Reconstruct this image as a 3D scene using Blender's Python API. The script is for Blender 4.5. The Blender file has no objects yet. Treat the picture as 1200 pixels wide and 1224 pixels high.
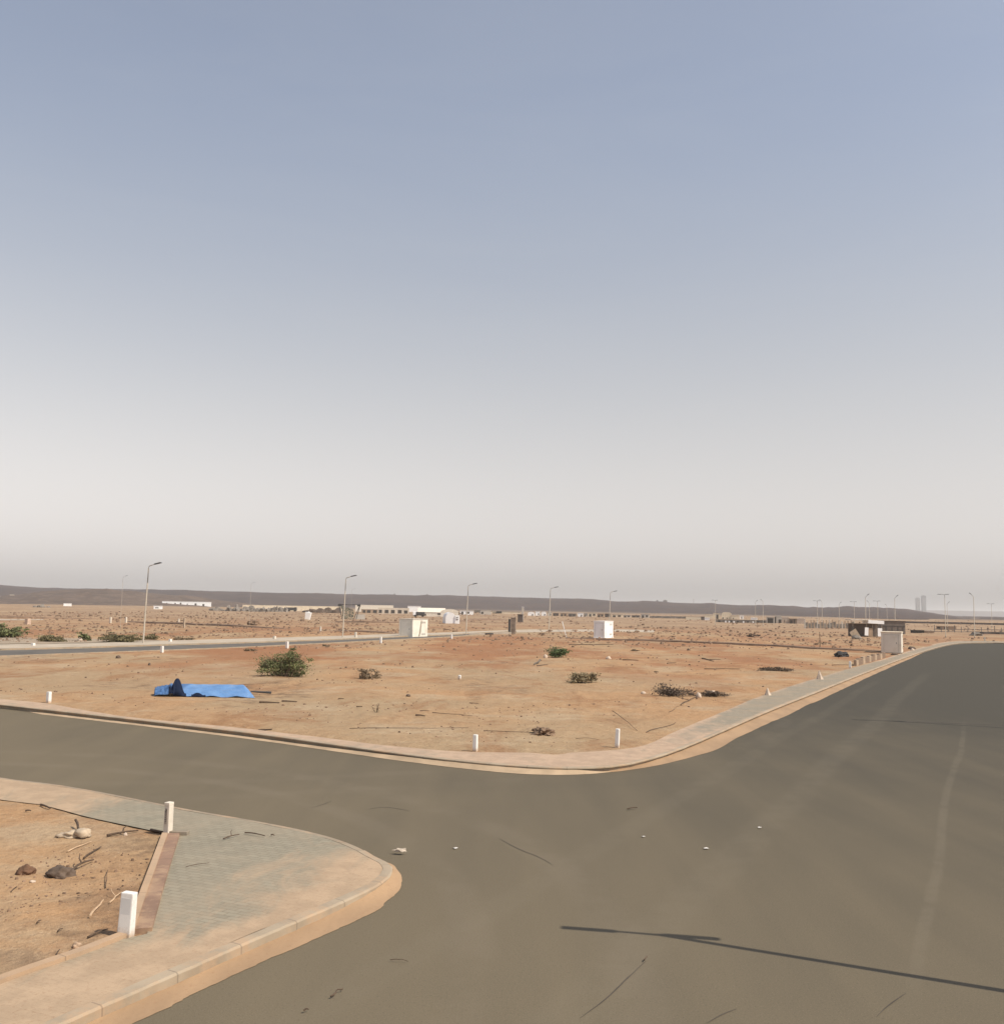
import bpy, bmesh, math, random
import numpy as np
from mathutils import Vector, Matrix, noise as mnoise

R = math.radians
rnd = random.Random(7)
scene = bpy.context.scene
COL = scene.collection

# ------------------------------------------------------------------ camera
CAM_H = 4.0
PITCH = math.atan((728 - 612) / 1200.0)
ROLL = R(1.0)
cp, sp_ = math.cos(PITCH), math.sin(PITCH)
F = Vector((0, cp, sp_))
R0 = Vector((1, 0, 0)); U0 = Vector((0, -sp_, cp))
CR = R0 * math.cos(ROLL) + U0 * math.sin(ROLL)
CU = -R0 * math.sin(ROLL) + U0 * math.cos(ROLL)
cam = bpy.data.cameras.new("camera")
cam.sensor_fit = 'HORIZONTAL'; cam.sensor_width = 36; cam.lens = 36
cam.clip_start = 0.1; cam.clip_end = 40000
camo = bpy.data.objects.new("camera", cam)
m = Matrix((CR, CU, -F)).transposed().to_4x4()
m.translation = Vector((0, 0, CAM_H))
camo.matrix_world = m
COL.objects.link(camo)
scene.camera = camo


def rise(d):
    """the plain climbs very gently far away"""
    return 0.0021 * max(0.0, d - 330.0) if d < 2500 else 0.0021 * 2170


def ray(u, v):
    return (F + CR * ((u - 600) / 1200) - CU * ((v - 612) / 1200))


def at(u, v, z=0.0):
    """survey helper: where a sight line of the photo meets the ground"""
    d = ray(u, v)
    t = 5000.0
    h = 0.0
    for _ in range(12):
        if d.z > -1e-5:
            t = 1500.0 / d.y
        else:
            t = (z + h - CAM_H) / d.z
        t = min(t, 1500.0 / d.y)
        h = rise(t * d.y)
    return Vector((d.x * t, d.y * t, z + h))


def far(u, dist):
    """a point at a given distance ahead in the direction of photo column u"""
    d = ray(u, 728)
    t = dist / d.y
    return Vector((d.x * t, dist, rise(dist)))


def hz(u):
    return 728 + (u - 600) * math.tan(ROLL)


GA = R(24)                       # street grid: e2 runs along the right-hand road
E2 = Vector((math.sin(GA), math.cos(GA), 0))
E1 = Vector((math.cos(GA), -math.sin(GA), 0))

# ------------------------------------------------------------------ materials
MATS = {}


def nodes_of(name):
    mt = bpy.data.materials.new(name); mt.use_nodes = True
    nt = mt.node_tree
    b = nt.nodes["Principled BSDF"]
    return mt, nt, b


class NT:
    def __init__(s, nt): s.nt = nt

    def n(s, typ, **kw):
        nd = s.nt.nodes.new(typ)
        for k, v in kw.items():
            if k.startswith('i_'):
                key = k[2:]
                nd.inputs[int(key) if key.isdigit() else key.replace('_', ' ')].default_value = v
            else:
                setattr(nd, k, v)
        return nd

    def l(s, a, b): s.nt.links.new(a, b)

    def noise(s, vec, scale, detail=4, rough=0.55, dist=0.0):
        nd = s.n('ShaderNodeTexNoise'); nd.inputs['Scale'].default_value = scale
        nd.inputs['Detail'].default_value = detail; nd.inputs['Roughness'].default_value = rough
        nd.inputs['Distortion'].default_value = dist
        s.l(vec, nd.inputs['Vector']); return nd.outputs['Fac']

    def ramp(s, fac, a, b):
        nd = s.n('ShaderNodeMapRange'); inv = a > b
        nd.inputs['From Min'].default_value = min(a, b)
        nd.inputs['From Max'].default_value = max(a, b); nd.clamp = True
        nd.interpolation_type = 'SMOOTHSTEP'
        if inv: nd.inputs['To Min'].default_value = 1.0; nd.inputs['To Max'].default_value = 0.0
        s.l(fac, nd.inputs['Value']); return nd.outputs['Result']

    def mix(s, fac, a, b, blend='MIX'):
        nd = s.n('ShaderNodeMix'); nd.data_type = 'RGBA'; nd.blend_type = blend
        for sock, val in ((nd.inputs['Factor'], fac), (nd.inputs['A'], a), (nd.inputs['B'], b)):
            if hasattr(val, 'links'): s.l(val, sock)
            elif isinstance(val, (int, float)): sock.default_value = val
            else: sock.default_value = (*val, 1) if len(val) == 3 else val
        return nd.outputs['Result']

    def math(s, op, a, b=0.0):
        nd = s.n('ShaderNodeMath'); nd.operation = op
        for i, v in enumerate((a, b)):
            if hasattr(v, 'links'): s.l(v, nd.inputs[i])
            else: nd.inputs[i].default_value = v
        return nd.outputs[0]

    def coord(s, scale=(1, 1, 1), rot=0.0, which='Object'):
        tc = s.n('ShaderNodeTexCoord'); mp = s.n('ShaderNodeMapping')
        mp.inputs['Scale'].default_value = scale; mp.inputs['Rotation'].default_value = (0, 0, rot)
        s.l(tc.outputs[which], mp.inputs['Vector']); return mp.outputs['Vector']

    def bump(s, b, h, strength=0.4, dist=0.02):
        nd = s.n('ShaderNodeBump'); nd.inputs['Strength'].default_value = strength
        nd.inputs['Distance'].default_value = dist
        s.l(h, nd.inputs['Height']); s.l(nd.outputs['Normal'], b.inputs['Normal'])


def simple(name, c, rough=0.8, var=0.15, scale=3.0, metallic=0.0, grime=None, bump=0.0):
    if name in MATS: return MATS[name]
    mt, nt, b = nodes_of(name); t = NT(nt)
    v = t.coord()
    n1 = t.noise(v, scale, 5)
    dark = tuple(x * (1 - var) for x in c); lite = tuple(min(1, x * (1 + var)) for x in c)
    col = t.mix(t.ramp(n1, .3, .7), dark, lite)
    if grime:
        n2 = t.noise(v, scale * 0.6, 6, .65)
        col = t.mix(t.math('MULTIPLY', t.ramp(n2, .5, .72), .55), col, grime)
    t.l(col, b.inputs['Base Color'])
    b.inputs['Roughness'].default_value = rough; b.inputs['Metallic'].default_value = metallic
    if bump:
        t.bump(b, t.noise(v, scale * 12, 4), bump, .01)
    MATS[name] = mt
    return mt


def leaf_mat(name, c0, c1):
    mt, nt, b = nodes_of(name); t = NT(nt)
    a = t.n('ShaderNodeAttribute'); a.attribute_name = 'tone'
    t.l(t.mix(a.outputs['Fac'], c0, c1), b.inputs['Base Color'])
    b.inputs['Roughness'].default_value = .75
    MATS[name] = mt
    return mt


SAND_A = (.405, .246, .134); SAND_B = (.362, .255, .156); SAND_C = (.275, .145, .075)


def sand_material():
    mt, nt, b = nodes_of("desert_sand"); t = NT(nt)
    v = t.coord()
    vs = t.coord((1, .42, 1), GA)
    big = t.noise(v, .05, 4, .6, .4)
    mid = t.noise(vs, .33, 6, .68, .6)
    fine = t.noise(v, 6, 5, .75)
    grit = t.noise(v, 31, 3, .7)
    clod = t.noise(v, 1.7, 7, .78, .3)
    col = t.mix(t.ramp(big, .42, .58), SAND_A, SAND_B)
    col = t.mix(t.math('MULTIPLY', t.ramp(mid, .50, .64), .7), col, SAND_C)
    col = t.mix(t.math('MULTIPLY', t.ramp(t.noise(v, .21, 6, .65), .50, .66), .65), col, (.425, .325, .22))
    ln = t.n('ShaderNodeVectorMath'); ln.operation = 'LENGTH'
    tc = t.n('ShaderNodeTexCoord'); t.l(tc.outputs['Object'], ln.inputs[0])
    rough_ = t.math('ADD', .35, t.math('MULTIPLY', t.ramp(ln.outputs['Value'], 15, 32), .65))   # the near plot is raked smooth
    col = t.mix(t.math('MULTIPLY', t.math('MULTIPLY', t.ramp(clod, .52, .68), .55), rough_), col, (.27, .155, .085))
    col = t.mix(t.math('MULTIPLY', t.math('MULTIPLY', t.ramp(clod, .46, .32), rough_), .45), col, (.49, .37, .25))
    col = t.mix(t.math('MULTIPLY', t.ramp(fine, .50, .70), .5), col, (.235, .138, .078))
    col = t.mix(t.math('MULTIPLY', t.ramp(grit, .58, .72), .5), col, (.17, .108, .065))
    col = t.mix(t.math('MULTIPLY', t.ramp(t.noise(v, 17, 3, .6), .60, .72), .5), col, (.52, .40, .285))
    # dark gravelly patches
    gp = t.math('MULTIPLY', t.ramp(t.noise(vs, .13, 5, .65), .52, .66), t.ramp(t.noise(v, 1.3, 6, .75), .44, .60))
    col = t.mix(t.math('MULTIPLY', gp, .75), col, (.15, .098, .066))
    # the far stony plain: browner, with scattered dark stone
    ln = t.n('ShaderNodeVectorMath'); ln.operation = 'LENGTH'
    tc = t.n('ShaderNodeTexCoord'); t.l(tc.outputs['Object'], ln.inputs[0])
    fd = t.ramp(ln.outputs['Value'], 85, 330)
    stones = t.ramp(t.noise(v, .32, 7, .82), .46, .64)
    farc = t.mix(t.ramp(t.noise(v, .03, 5, .65), .42, .60), (.315, .215, .143), (.405, .285, .185))
    farc = t.mix(t.math('MULTIPLY', t.ramp(t.noise(v, .055, 6, .7), .5, .66), .6), farc, (.235, .16, .11))
    farc = t.mix(t.math('MULTIPLY', stones, .72), farc, (.13, .088, .062))
    band = t.math('MULTIPLY', t.ramp(ln.outputs['Value'], 45, 75), t.ramp(t.noise(vs, .07, 5, .68), .43, .58))
    col = t.mix(t.math('MULTIPLY', band, .8), col, (.285, .132, .068))
    col = t.mix(t.math('MULTIPLY', fd, .88), col, farc)
    vfd = t.ramp(ln.outputs['Value'], 800, 1300)
    col = t.mix(vfd, col, (.14, .105, .085))
    col = t.mix(1.0, col, (.955, .97, .955), 'MULTIPLY')
    t.l(col, b.inputs['Base Color'])
    b.inputs['Roughness'].default_value = .95
    b.inputs['Specular IOR Level'].default_value = .1
    h = t.math('ADD', t.math('MULTIPLY', t.noise(v, 1.1, 6, .65), 4.0), fine)
    h = t.math('ADD', h, t.math('MULTIPLY', grit, .35))
    t.bump(b, h, .7, .06)
    return mt


def asphalt_material(name="asphalt", dusty=(.184, .150, .099), clean=(.066, .061, .049)):
    mt, nt, b = nodes_of(name); t = NT(nt)
    v = t.coord()
    va = t.coord((1, .12, 1), GA)          # stretched along the road
    big = t.noise(v, .10, 4, .6, .5)
    streak = t.noise(va, .9, 4, .55, .3)
    # dust lies thickest round the junction
    sx = t.n('ShaderNodeSeparateXYZ'); tc = t.n('ShaderNodeTexCoord'); t.l(tc.outputs['Object'], sx.inputs[0])
    g = t.math('ADD', t.math('MULTIPLY', sx.outputs['X'], -.018), t.math('MULTIPLY', sx.outputs['Y'], -.0135))
    g = t.math('ADD', g, .88)
    g = t.math('ADD', g, t.math('MULTIPLY', t.math('SUBTRACT', big, .5), .45))
    g = t.math('ADD', g, t.math('MULTIPLY', t.math('SUBTRACT', streak, .5), .4))
    dust = t.ramp(g, -.1, 1.1)
    col = t.mix(dust, clean, dusty)
    agg = t.noise(v, 55, 3, .8)
    col = t.mix(t.math('MULTIPLY', t.ramp(agg, .50, .70), .45), col, (.27, .225, .165))
    col = t.mix(t.math('MULTIPLY', t.ramp(t.noise(v, 38, 2, .8), .56, .70), .5), col, (.075, .065, .05))
    # pale tyre tracks in the dust along the road
    mp = t.n('ShaderNodeMapping'); mp.vector_type = 'POINT'
    mp.inputs['Rotation'].default_value = (0, 0, GA)
    t.l(tc.outputs['Object'], mp.inputs['Vector'])
    s2 = t.n('ShaderNodeSeparateXYZ'); t.l(mp.outputs['Vector'], s2.inputs[0])
    wob = t.math('MULTIPLY', t.math('SUBTRACT', t.noise(va, .12, 2), .5), .7)
    lat = t.math('ADD', s2.outputs['X'], wob)
    lat = t.math('ADD', lat, t.math('MULTIPLY', t.math('SUBTRACT', s2.outputs['Y'], 23), -.030))
    for x0, w, amt, y0, y1 in ((-.15, .10, .16, 11, 45), (1.6, .22, .16, 3, 70), (3.4, .25, .14, 3, 60), (-3.2, .4, .10, -5, 80), (-5.4, .3, .08, 0, 70)):
        dd = t.math('ABSOLUTE', t.math('SUBTRACT', lat, x0))
        band = t.math('SUBTRACT', 1.0, t.ramp(dd, w * .4, w * 1.2))
        al = t.math('MULTIPLY', t.ramp(s2.outputs['Y'], y0, y0 + 3), t.math('SUBTRACT', 1.0, t.ramp(s2.outputs['Y'], y1 - 8, y1)))
        k = t.math('MULTIPLY', t.math('MULTIPLY', band, al), amt)
        k = t.math('MULTIPLY', k, t.ramp(t.noise(v, 1.3, 4, .7), .25, .6))
        col = t.mix(k, col, (.25, .215, .16))
    # turning tyre scuffs on the junction: arcs about the corner
    for cx, cy, r0, w, amt in ((-13.5, 12.0, 13.2, .25, .16), (-13.5, 12.0, 15.0, .3, .14), (-12, 44, 21.5, .3, .10), (-12, 44, 23.4, .3, .10)):
        dx = t.math('SUBTRACT', sx.outputs['X'], cx); dy = t.math('SUBTRACT', sx.outputs['Y'], cy)
        rr = t.math('SQRT', t.math('ADD', t.math('MULTIPLY', dx, dx), t.math('MULTIPLY', dy, dy)))
        rr = t.math('ADD', rr, wob)
        dd = t.math('ABSOLUTE', t.math('SUBTRACT', rr, r0))
        k = t.math('MULTIPLY', t.math('SUBTRACT', 1.0, t.ramp(dd, w * .3, w * 1.6)), amt)
        k = t.math('MULTIPLY', k, t.ramp(t.noise(v, .5, 4, .7), .35, .6))
        col = t.mix(k, col, (.24, .2, .15))
    col = t.mix(1.0, col, (.885, .885, .885), 'MULTIPLY')
    t.l(col, b.inputs['Base Color'])
    b.inputs['Roughness'].default_value = .88
    b.inputs['Specular IOR Level'].default_value = .12
    t.bump(b, t.math('ADD', agg, t.math('MULTIPLY', t.noise(v, 6, 4), .6)), .35, .012)
    return mt


def paver_material(name, base, drift, warm):
    """small interlocking pavers partly under blown sand ('sand' attribute)"""
    mt, nt, b = nodes_of(name); t = NT(nt)
    v = t.coord((1, 1, 1), GA)
    br = t.n('ShaderNodeTexBrick')
    br.inputs['Scale'].default_value = 1.0
    br.inputs['Brick Width'].default_value = .22; br.inputs['Row Height'].default_value = .11
    br.inputs['Mortar Size'].default_value = .008; br.inputs['Mortar Smooth'].default_value = .4
    br.inputs['Color1'].default_value = (*base, 1)
    br.inputs['Color2'].default_value = (*[x * .84 for x in base], 1)
    br.inputs['Mortar'].default_value = (*[x * .62 for x in warm], 1)
    t.l(v, br.inputs['Vector'])
    col = br.outputs['Color']
    col = t.mix(t.math('MULTIPLY', t.ramp(t.noise(v, .7, 5, .6), .4, .65), .5), col, warm)
    col = t.mix(t.math('MULTIPLY', t.ramp(t.noise(v, 9, 4, .7), .5, .7), .35), col, tuple(x * .6 for x in base))
    a = t.n('ShaderNodeAttribute'); a.attribute_name = 'sand'
    wisp = t.noise(t.coord((1, .35, 1), GA), 1.6, 6, .65, .8)
    k = t.math('ADD', a.outputs['Fac'], t.math('MULTIPLY', t.math('SUBTRACT', wisp, .5), 1.3))
    k = t.ramp(k, .28, .78)
    sandc = t.mix(t.ramp(t.noise(v, 2.2, 5, .65), .38, .62), drift, tuple(x * .84 for x in drift))
    sandc = t.mix(t.math('MULTIPLY', t.ramp(t.noise(v, 26, 3), .55, .7), .3), sandc, SAND_C)
    col = t.mix(t.math('MULTIPLY', k, .92), col, sandc)
    col = t.mix(1.0, col, (.885, .885, .885), 'MULTIPLY')
    t.l(col, b.inputs['Base Color'])
    b.inputs['Roughness'].default_value = .9
    b.inputs['Specular IOR Level'].default_value = .2
    h = t.math('ADD', t.math('MULTIPLY', br.outputs['Fac'], -.6), t.noise(v, 14, 4, .7))
    t.bump(b, h, .4, .012)
    return mt


def kerb_material(name, c, joint=1.0):
    mt, nt, b = nodes_of(name); t = NT(nt)
    v = t.coord()
    a = t.n('ShaderNodeAttribute'); a.attribute_name = 'arc'
    fr = t.math('FRACT', t.math('DIVIDE', a.outputs['Fac'], joint))
    jt = t.math('LESS_THAN', fr, .02)
    col = t.mix(t.ramp(t.noise(v, 1.2, 5, .6), .35, .65), c, tuple(x * .78 for x in c))
    col = t.mix(t.math('MULTIPLY', t.ramp(t.noise(v, 1.7, 6, .72), .44, .64), .7), col, (.46, .31, .19))
    col = t.mix(t.math('MULTIPLY', jt, .4), col, (.09, .07, .055))
    col = t.mix(1.0, col, (.885, .885, .885), 'MULTIPLY')
    t.l(col, b.inputs['Base Color']); b.inputs['Roughness'].default_value = .9
    t.bump(b, t.noise(v, 22, 4), .35, .01)
    return mt


def sanddrift_material(name="drift_sand", c=(.41, .268, .152)):
    mt, nt, b = nodes_of(name); t = NT(nt)
    v = t.coord()
    col = t.mix(t.ramp(t.noise(t.coord((1, .3, 1), GA), 1.1, 5, .6), .35, .65), c, tuple(x * .80 for x in c))
    col = t.mix(t.math('MULTIPLY', t.ramp(t.noise(v, 19, 4, .7), .55, .72), .4), col, SAND_C)
    col = t.mix(1.0, col, (.885, .885, .885), 'MULTIPLY')
    t.l(col, b.inputs['Base Color']); b.inputs['Roughness'].default_value = .95
    t.bump(b, t.noise(v, 12, 5), .4, .02)
    return mt


def hill_material(name, c0, c1, c2, s=1.0):
    mt, nt, b = nodes_of(name); t = NT(nt)
    v = t.coord((1, 1, 2.5))
    n1 = t.noise(v, .012 * s, 6, .65, .5)
    col = t.mix(t.ramp(n1, .38, .62), c0, c1)
    col = t.mix(t.math('MULTIPLY', t.ramp(t.noise(v, .05 * s, 5, .7), .5, .7), .6), col, c2)
    t.l(col, b.inputs['Base Color']); b.inputs['Roughness'].default_value = .95
    b.inputs['Specular IOR Level'].default_value = .1
    t.bump(b, t.noise(v, .06 * s, 6, .7), .6, 3.0)
    return mt


M_SHADED_BANK = simple("shaded_bank", (.20, .13, .085), .95, .25, .8, bump=.5)  # brown darkened so the colour carries the shade on the kerb faces
M_SAND = sand_material()
M_ASPHALT = asphalt_material()
M_ASPHALT2 = simple("old_asphalt", (.105, .093, .078), .9, .2, .4)
M_DIRTROAD = simple("dusty_track", (.235, .20, .15), .95, .18, .5, bump=.2)
M_PAVE_B = paver_material("pavers_near", (.315, .285, .215), (.49, .355, .235), (.345, .285, .205))
M_PAVE_A = paver_material("pavers_far", (.325, .285, .22), (.52, .375, .265), (.37, .29, .20))
M_KERB = kerb_material("kerb_stone", (.41, .33, .235), 1.0)
M_EDGE_RED = kerb_material("edging_brick", (.30, .185, .125), .9)
M_EDGE_TAN = kerb_material("edging_tan", (.47, .33, .215), .9)
M_DRIFT = sanddrift_material()
M_WHITE = simple("white_paint", (.74, .72, .68), .6, .06, 4, grime=(.5, .42, .33))
def post_material(name, c):
    mt, nt, b = nodes_of(name); t = NT(nt); v = t.coord()
    sx = t.n('ShaderNodeSeparateXYZ'); t.l(v, sx.inputs[0])
    sp = t.math('ADD', sx.outputs['Z'], t.math('MULTIPLY', t.noise(v, 14, 5, .7), -.22))
    col = t.mix(t.ramp(t.noise(v, 6, 5, .7), .5, .72), c, tuple(x * .82 for x in c))
    col = t.mix(t.math('MULTIPLY', t.ramp(sp, .06, -.08), .8), col, (.45, .30, .18))   # splashed earth
    col = t.mix(t.math('MULTIPLY', t.ramp(t.noise(v, 22, 4, .7), .62, .70), .6), col, (.40, .36, .31))
    t.l(col, b.inputs['Base Color']); b.inputs['Roughness'].default_value = .65
    t.bump(b, t.noise(v, 30, 4), .25, .006)
    return mt


M_POST = post_material("post_paint", (.74, .72, .68))
M_CONCPOST = simple("dirty_white_post", (.62, .56, .47), .8, .1, 6, grime=(.42, .31, .21))
M_TANPOST = simple("tan_post", (.42, .33, .24), .9, .12, 6)
M_BRIGHT = simple("bright_white_sheet", (.84, .84, .83), .45, .04, .5, grime=(.66, .62, .56))
M_CREAM = simple("cream_render", (.66, .57, .43), .85, .08, .5, grime=(.5, .4, .28))
M_PALEGREY = simple("pale_grey_render", (.50, .46, .40), .9, .12, .25, grime=(.38, .32, .25))
M_TANWALL = simple("tan_wall", (.36, .26, .18), .9, .15, .6, bump=.3)
M_BROWNWALL = simple("brown_panel", (.125, .10, .085), .85, .2, .5)
M_DARK = simple("dark_opening", (.055, .048, .042), .9, .2, 2)
M_DARKGREY = simple("dark_grey_metal", (.07, .07, .07), .5, .15, 3, metallic=.3)
M_STEEL = simple("galvanised_steel", (.33, .28, .22), .6, .12, 2, metallic=.1)
M_STEEL_D = simple("dull_steel", (.12, .115, .11), .6, .12, 2, metallic=.2)
M_TWIG = simple("dry_twig", (.085, .055, .035), .95, .3, 20)
M_PALETWIG = simple("bleached_wood", (.46, .32, .20), .9, .2, 12)
M_ROCK = simple("dark_rock", (.105, .075, .055), .95, .35, 5, bump=.5)
M_PALEROCK = simple("pale_rock", (.52, .42, .33), .9, .15, 6, bump=.5)
M_SLAB = simple("slab_concrete", (.24, .2, .15), .9, .15, 5, bump=.3)
M_CLOD = simple("earth_clods", (.19, .125, .08), .95, .3, 2, bump=.5)
M_RUBBLE = simple("grey_rubble", (.19, .165, .14), .95, .4, .8, bump=.6)
M_PAPER = simple("litter_white", (.58, .55, .51), .7, .05, 5)
M_CRACK_AND_SHADOW = simple("crack_tar_and_shadow", (.06, .048, .037), .9, .25, 3)
M_NET = simple("grey_green_net", (.15, .15, .11), .9, .35, 1.6)
M_BLACKCLOTH = simple("black_cloth", (.03, .028, .027), .8, .2, 3)
M_BARK = simple("grey_bark", (.13, .095, .065), .95, .25, 10)
M_LEAF = leaf_mat("acacia_leaf", (.072, .080, .030), (.20, .215, .085))
M_LEAF2 = leaf_mat("fresh_leaf", (.045, .075, .022), (.12, .17, .06))
M_DRY = leaf_mat("dry_leaf", (.15, .11, .068), (.28, .21, .13))
M_STRAW = leaf_mat("straw_leaf", (.14, .11, .06), (.33, .26, .15))
M_OLIVE = leaf_mat("olive_leaf", (.095, .082, .038), (.24, .20, .10))
M_HAZETOWER = simple("grey_tower", (.26, .25, .24), .8, .1, .05)
M_HILL = hill_material("dark_hill", (.075, .055, .050), (.055, .043, .043), (.105, .078, .066))
M_HILL2 = hill_material("far_plateau", (.16, .13, .12), (.12, .10, .10), (.18, .15, .14))
M_HILL3 = hill_material("stony_slope", (.135, .10, .08), (.095, .073, .062), (.26, .20, .15), 2.5)


def tarp_material():
    mt, nt, b = nodes_of("blue_tarpaulin"); t = NT(nt)
    v = t.coord()
    br = t.n('ShaderNodeTexWave'); br.inputs['Scale'].default_value = 3.0; br.inputs['Distortion'].default_value = 2
    t.l(v, br.inputs['Vector'])
    col = t.mix(t.ramp(t.noise(v, 1.4, 4), .35, .65), (.11, .255, .52), (.15, .31, .58))
    col = t.mix(t.math('MULTIPLY', t.ramp(t.noise(v, 2.2, 6, .75), .50, .70), .5), col, (.30, .36, .46))
    ax = t.n('ShaderNodeSeparateXYZ'); t.l(v, ax.inputs[0])
    crum = t.math('SUBTRACT', 1.0, t.ramp(ax.outputs['X'], .70, .9))
    col = t.mix(t.math('MULTIPLY', crum, .8), col, (.045, .125, .30))
    t.l(col, b.inputs['Base Color']); b.inputs['Roughness'].default_value = .5
    t.bump(b, t.math('ADD', t.noise(t.coord((1, 3.5, 1), .3), 2.4, 6, .7, 1.2), t.math('MULTIPLY', t.noise(v, 12, 5, .7), .4)), .9, .09)
    return mt


M_TARP = tarp_material()

# ------------------------------------------------------------------ mesh helpers


def link(o):
    COL.objects.link(o); return o


def obj(name, bm, mat, parent=None, smooth=False, kind=None):
    me = bpy.data.meshes.new(name)
    bmesh.ops.recalc_face_normals(bm, faces=bm.faces)
    bm.to_mesh(me); bm.free()
    if smooth:
        me.polygons.foreach_set('use_smooth', [True] * len(me.polygons))
    mats = mat if isinstance(mat, (list, tuple)) else [mat]
    for q in mats: me.materials.append(q)
    o = bpy.data.objects.new(name, me); link(o)
    if parent: o.parent = parent
    if kind: o['kind'] = kind
    return o


def rawobj(name, verts, faces, mat, parent=None, smooth=False, kind=None, attrs=None):
    me = bpy.data.meshes.new(name)
    me.from_pydata([tuple(v) for v in verts], [], faces)
    me.materials.append(mat)
    if smooth: me.polygons.foreach_set('use_smooth', [True] * len(me.polygons))
    for k, vals in (attrs or {}).items():
        at_ = me.attributes.new(k, 'FLOAT', 'POINT'); at_.data.foreach_set('value', list(vals))
    me.update()
    o = bpy.data.objects.new(name, me); link(o)
    if parent: o.parent = parent
    if kind: o['kind'] = kind
    return o


def thing(name, label, cat, loc, rotz=0.0, group=None):
    o = bpy.data.objects.new(name, None); o.empty_display_size = .2
    o.location = loc; o.rotation_euler = (0, 0, rotz)
    link(o); tag(o, label, cat, group); return o


def tag(o, label, cat, group=None):
    o['label'] = label; o['category'] = cat
    if group: o['group'] = group
    return o


def add_box(bm, c, s, rot=None, bev=0.0, taper=1.0):
    """c = centre of the base, s = full size"""
    r = bmesh.ops.create_cube(bm, size=1.0)
    vs = r['verts']
    for v in vs:
        k = taper if v.co.z > 0 else 1.0
        v.co = Vector((v.co.x * s[0] * k, v.co.y * s[1] * k, (v.co.z + .5) * s[2]))
    if bev:
        es = list({e for v in vs for e in v.link_edges})
        rb = bmesh.ops.bevel(bm, geom=es, offset=bev, segments=2, affect='EDGES', profile=.6)
        vs = list({v for f in rb['faces'] for v in f.verts} | {v for v in vs if v.is_valid})
    mx = Matrix.Translation(Vector(c)) @ (rot.to_4x4() if rot else Matrix.Identity(4))
    for v in vs: v.co = mx @ v.co
    return vs


def add_tube(bm, pts, radii, seg=8, cap=True):
    pts = [Vector(p) for p in pts]
    rings = []
    for i, p in enumerate(pts):
        a = pts[max(0, i - 1)]; b = pts[min(len(pts) - 1, i + 1)]
        d = (b - a).normalized() if (b - a).length > 1e-9 else Vector((0, 0, 1))
        ref = Vector((0, 0, 1)) if abs(d.z) < .9 else Vector((1, 0, 0))
        x = d.cross(ref).normalized(); y = d.cross(x)
        r = radii[i] if isinstance(radii, (list, tuple)) else radii
        rings.append([bm.verts.new(p + (x * math.cos(t) + y * math.sin(t)) * r) for t in [2 * math.pi * k / seg for k in range(seg)]])
    for a, b in zip(rings, rings[1:]):
        for k in range(seg):
            bm.faces.new((a[k], a[(k + 1) % seg], b[(k + 1) % seg], b[k]))
    if cap:
        bm.faces.new(rings[0][::-1]); bm.faces.new(rings[-1])
    return rings


def add_rock(bm, c, s, seed=0, sub=2, rough=.35):
    r = bmesh.ops.create_icosphere(bm, subdivisions=sub, radius=1.0)
    off = Vector((seed * 3.7, seed * 1.3, seed * 2.1))
    for v in r['verts']:
        k = 1 + rough * mnoise.noise(v.co * 1.3 + off) + rough * .6 * mnoise.noise(v.co * 3.1 + off) + rough * .3 * mnoise.noise(v.co * 7 + off)
        co = v.co * k
        v.co = Vector((co.x * s[0], co.y * s[1], max(co.z, -.45) * s[2])) + Vector(c)


def polyline_resample(pts, step):
    pts = [Vector(p) for p in pts]
    L = [0]
    for a, b in zip(pts, pts[1:]): L.append(L[-1] + (b - a).length)
    n = max(2, int(round(L[-1] / step)) + 1)
    out = []; j = 0
    for i in range(n):
        s = L[-1] * i / (n - 1)
        while j < len(L) - 2 and L[j + 1] < s: j += 1
        f = (s - L[j]) / max(1e-9, L[j + 1] - L[j])
        out.append(pts[j].lerp(pts[j + 1], f))
    return out


def smooth_line(pts, it=2):
    """Chaikin corner cutting, ends kept"""
    pts = [Vector(p) for p in pts]
    for _ in range(it):
        q = [pts[0]]
        for a, b in zip(pts, pts[1:]):
            q += [a.lerp(b, .25), a.lerp(b, .75)]
        q.append(pts[-1]); pts = q
    return pts


def normals2d(pts):
    ns = []
    for i in range(len(pts)):
        a = pts[max(0, i - 1)]; b = pts[min(len(pts) - 1, i + 1)]
        d = (b - a); d.z = 0; d.normalize()
        ns.append(Vector((-d.y, d.x, 0)))         # left of travel
    return ns


def offset_line(pts, o):
    return [p + n * o for p, n in zip(pts, normals2d(pts))]


def sweep(name, pts, profile, mat, kind='structure', jag=0.0, parent=None, chip=0.0):
    """profile: list of (left offset, z)"""
    ns = normals2d(pts)
    verts = []; arc = []; s = 0
    for i, (p, n) in enumerate(zip(pts, ns)):
        if i: s += (p - pts[i - 1]).length
        for o, z in profile:
            j = jag * mnoise.noise(Vector((s * .9, o, 3.1))) + chip * mnoise.noise(Vector((s * 5.1, o * 9, z * 9)))
            verts.append(p + n * (o + j) + Vector((0, 0, z)) ); arc.append(s)
    k = len(profile); faces = [tuple(range(k)), tuple(range((len(pts) - 1) * k, len(pts) * k))[::-1]]
    for i in range(len(pts) - 1):
        for j in range(k - 1):
            faces.append((i * k + j, (i + 1) * k + j, (i + 1) * k + j + 1, i * k + j + 1))
    return rawobj(name, verts, faces, mat, parent=parent, kind=kind, attrs={'arc': arc})


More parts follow.
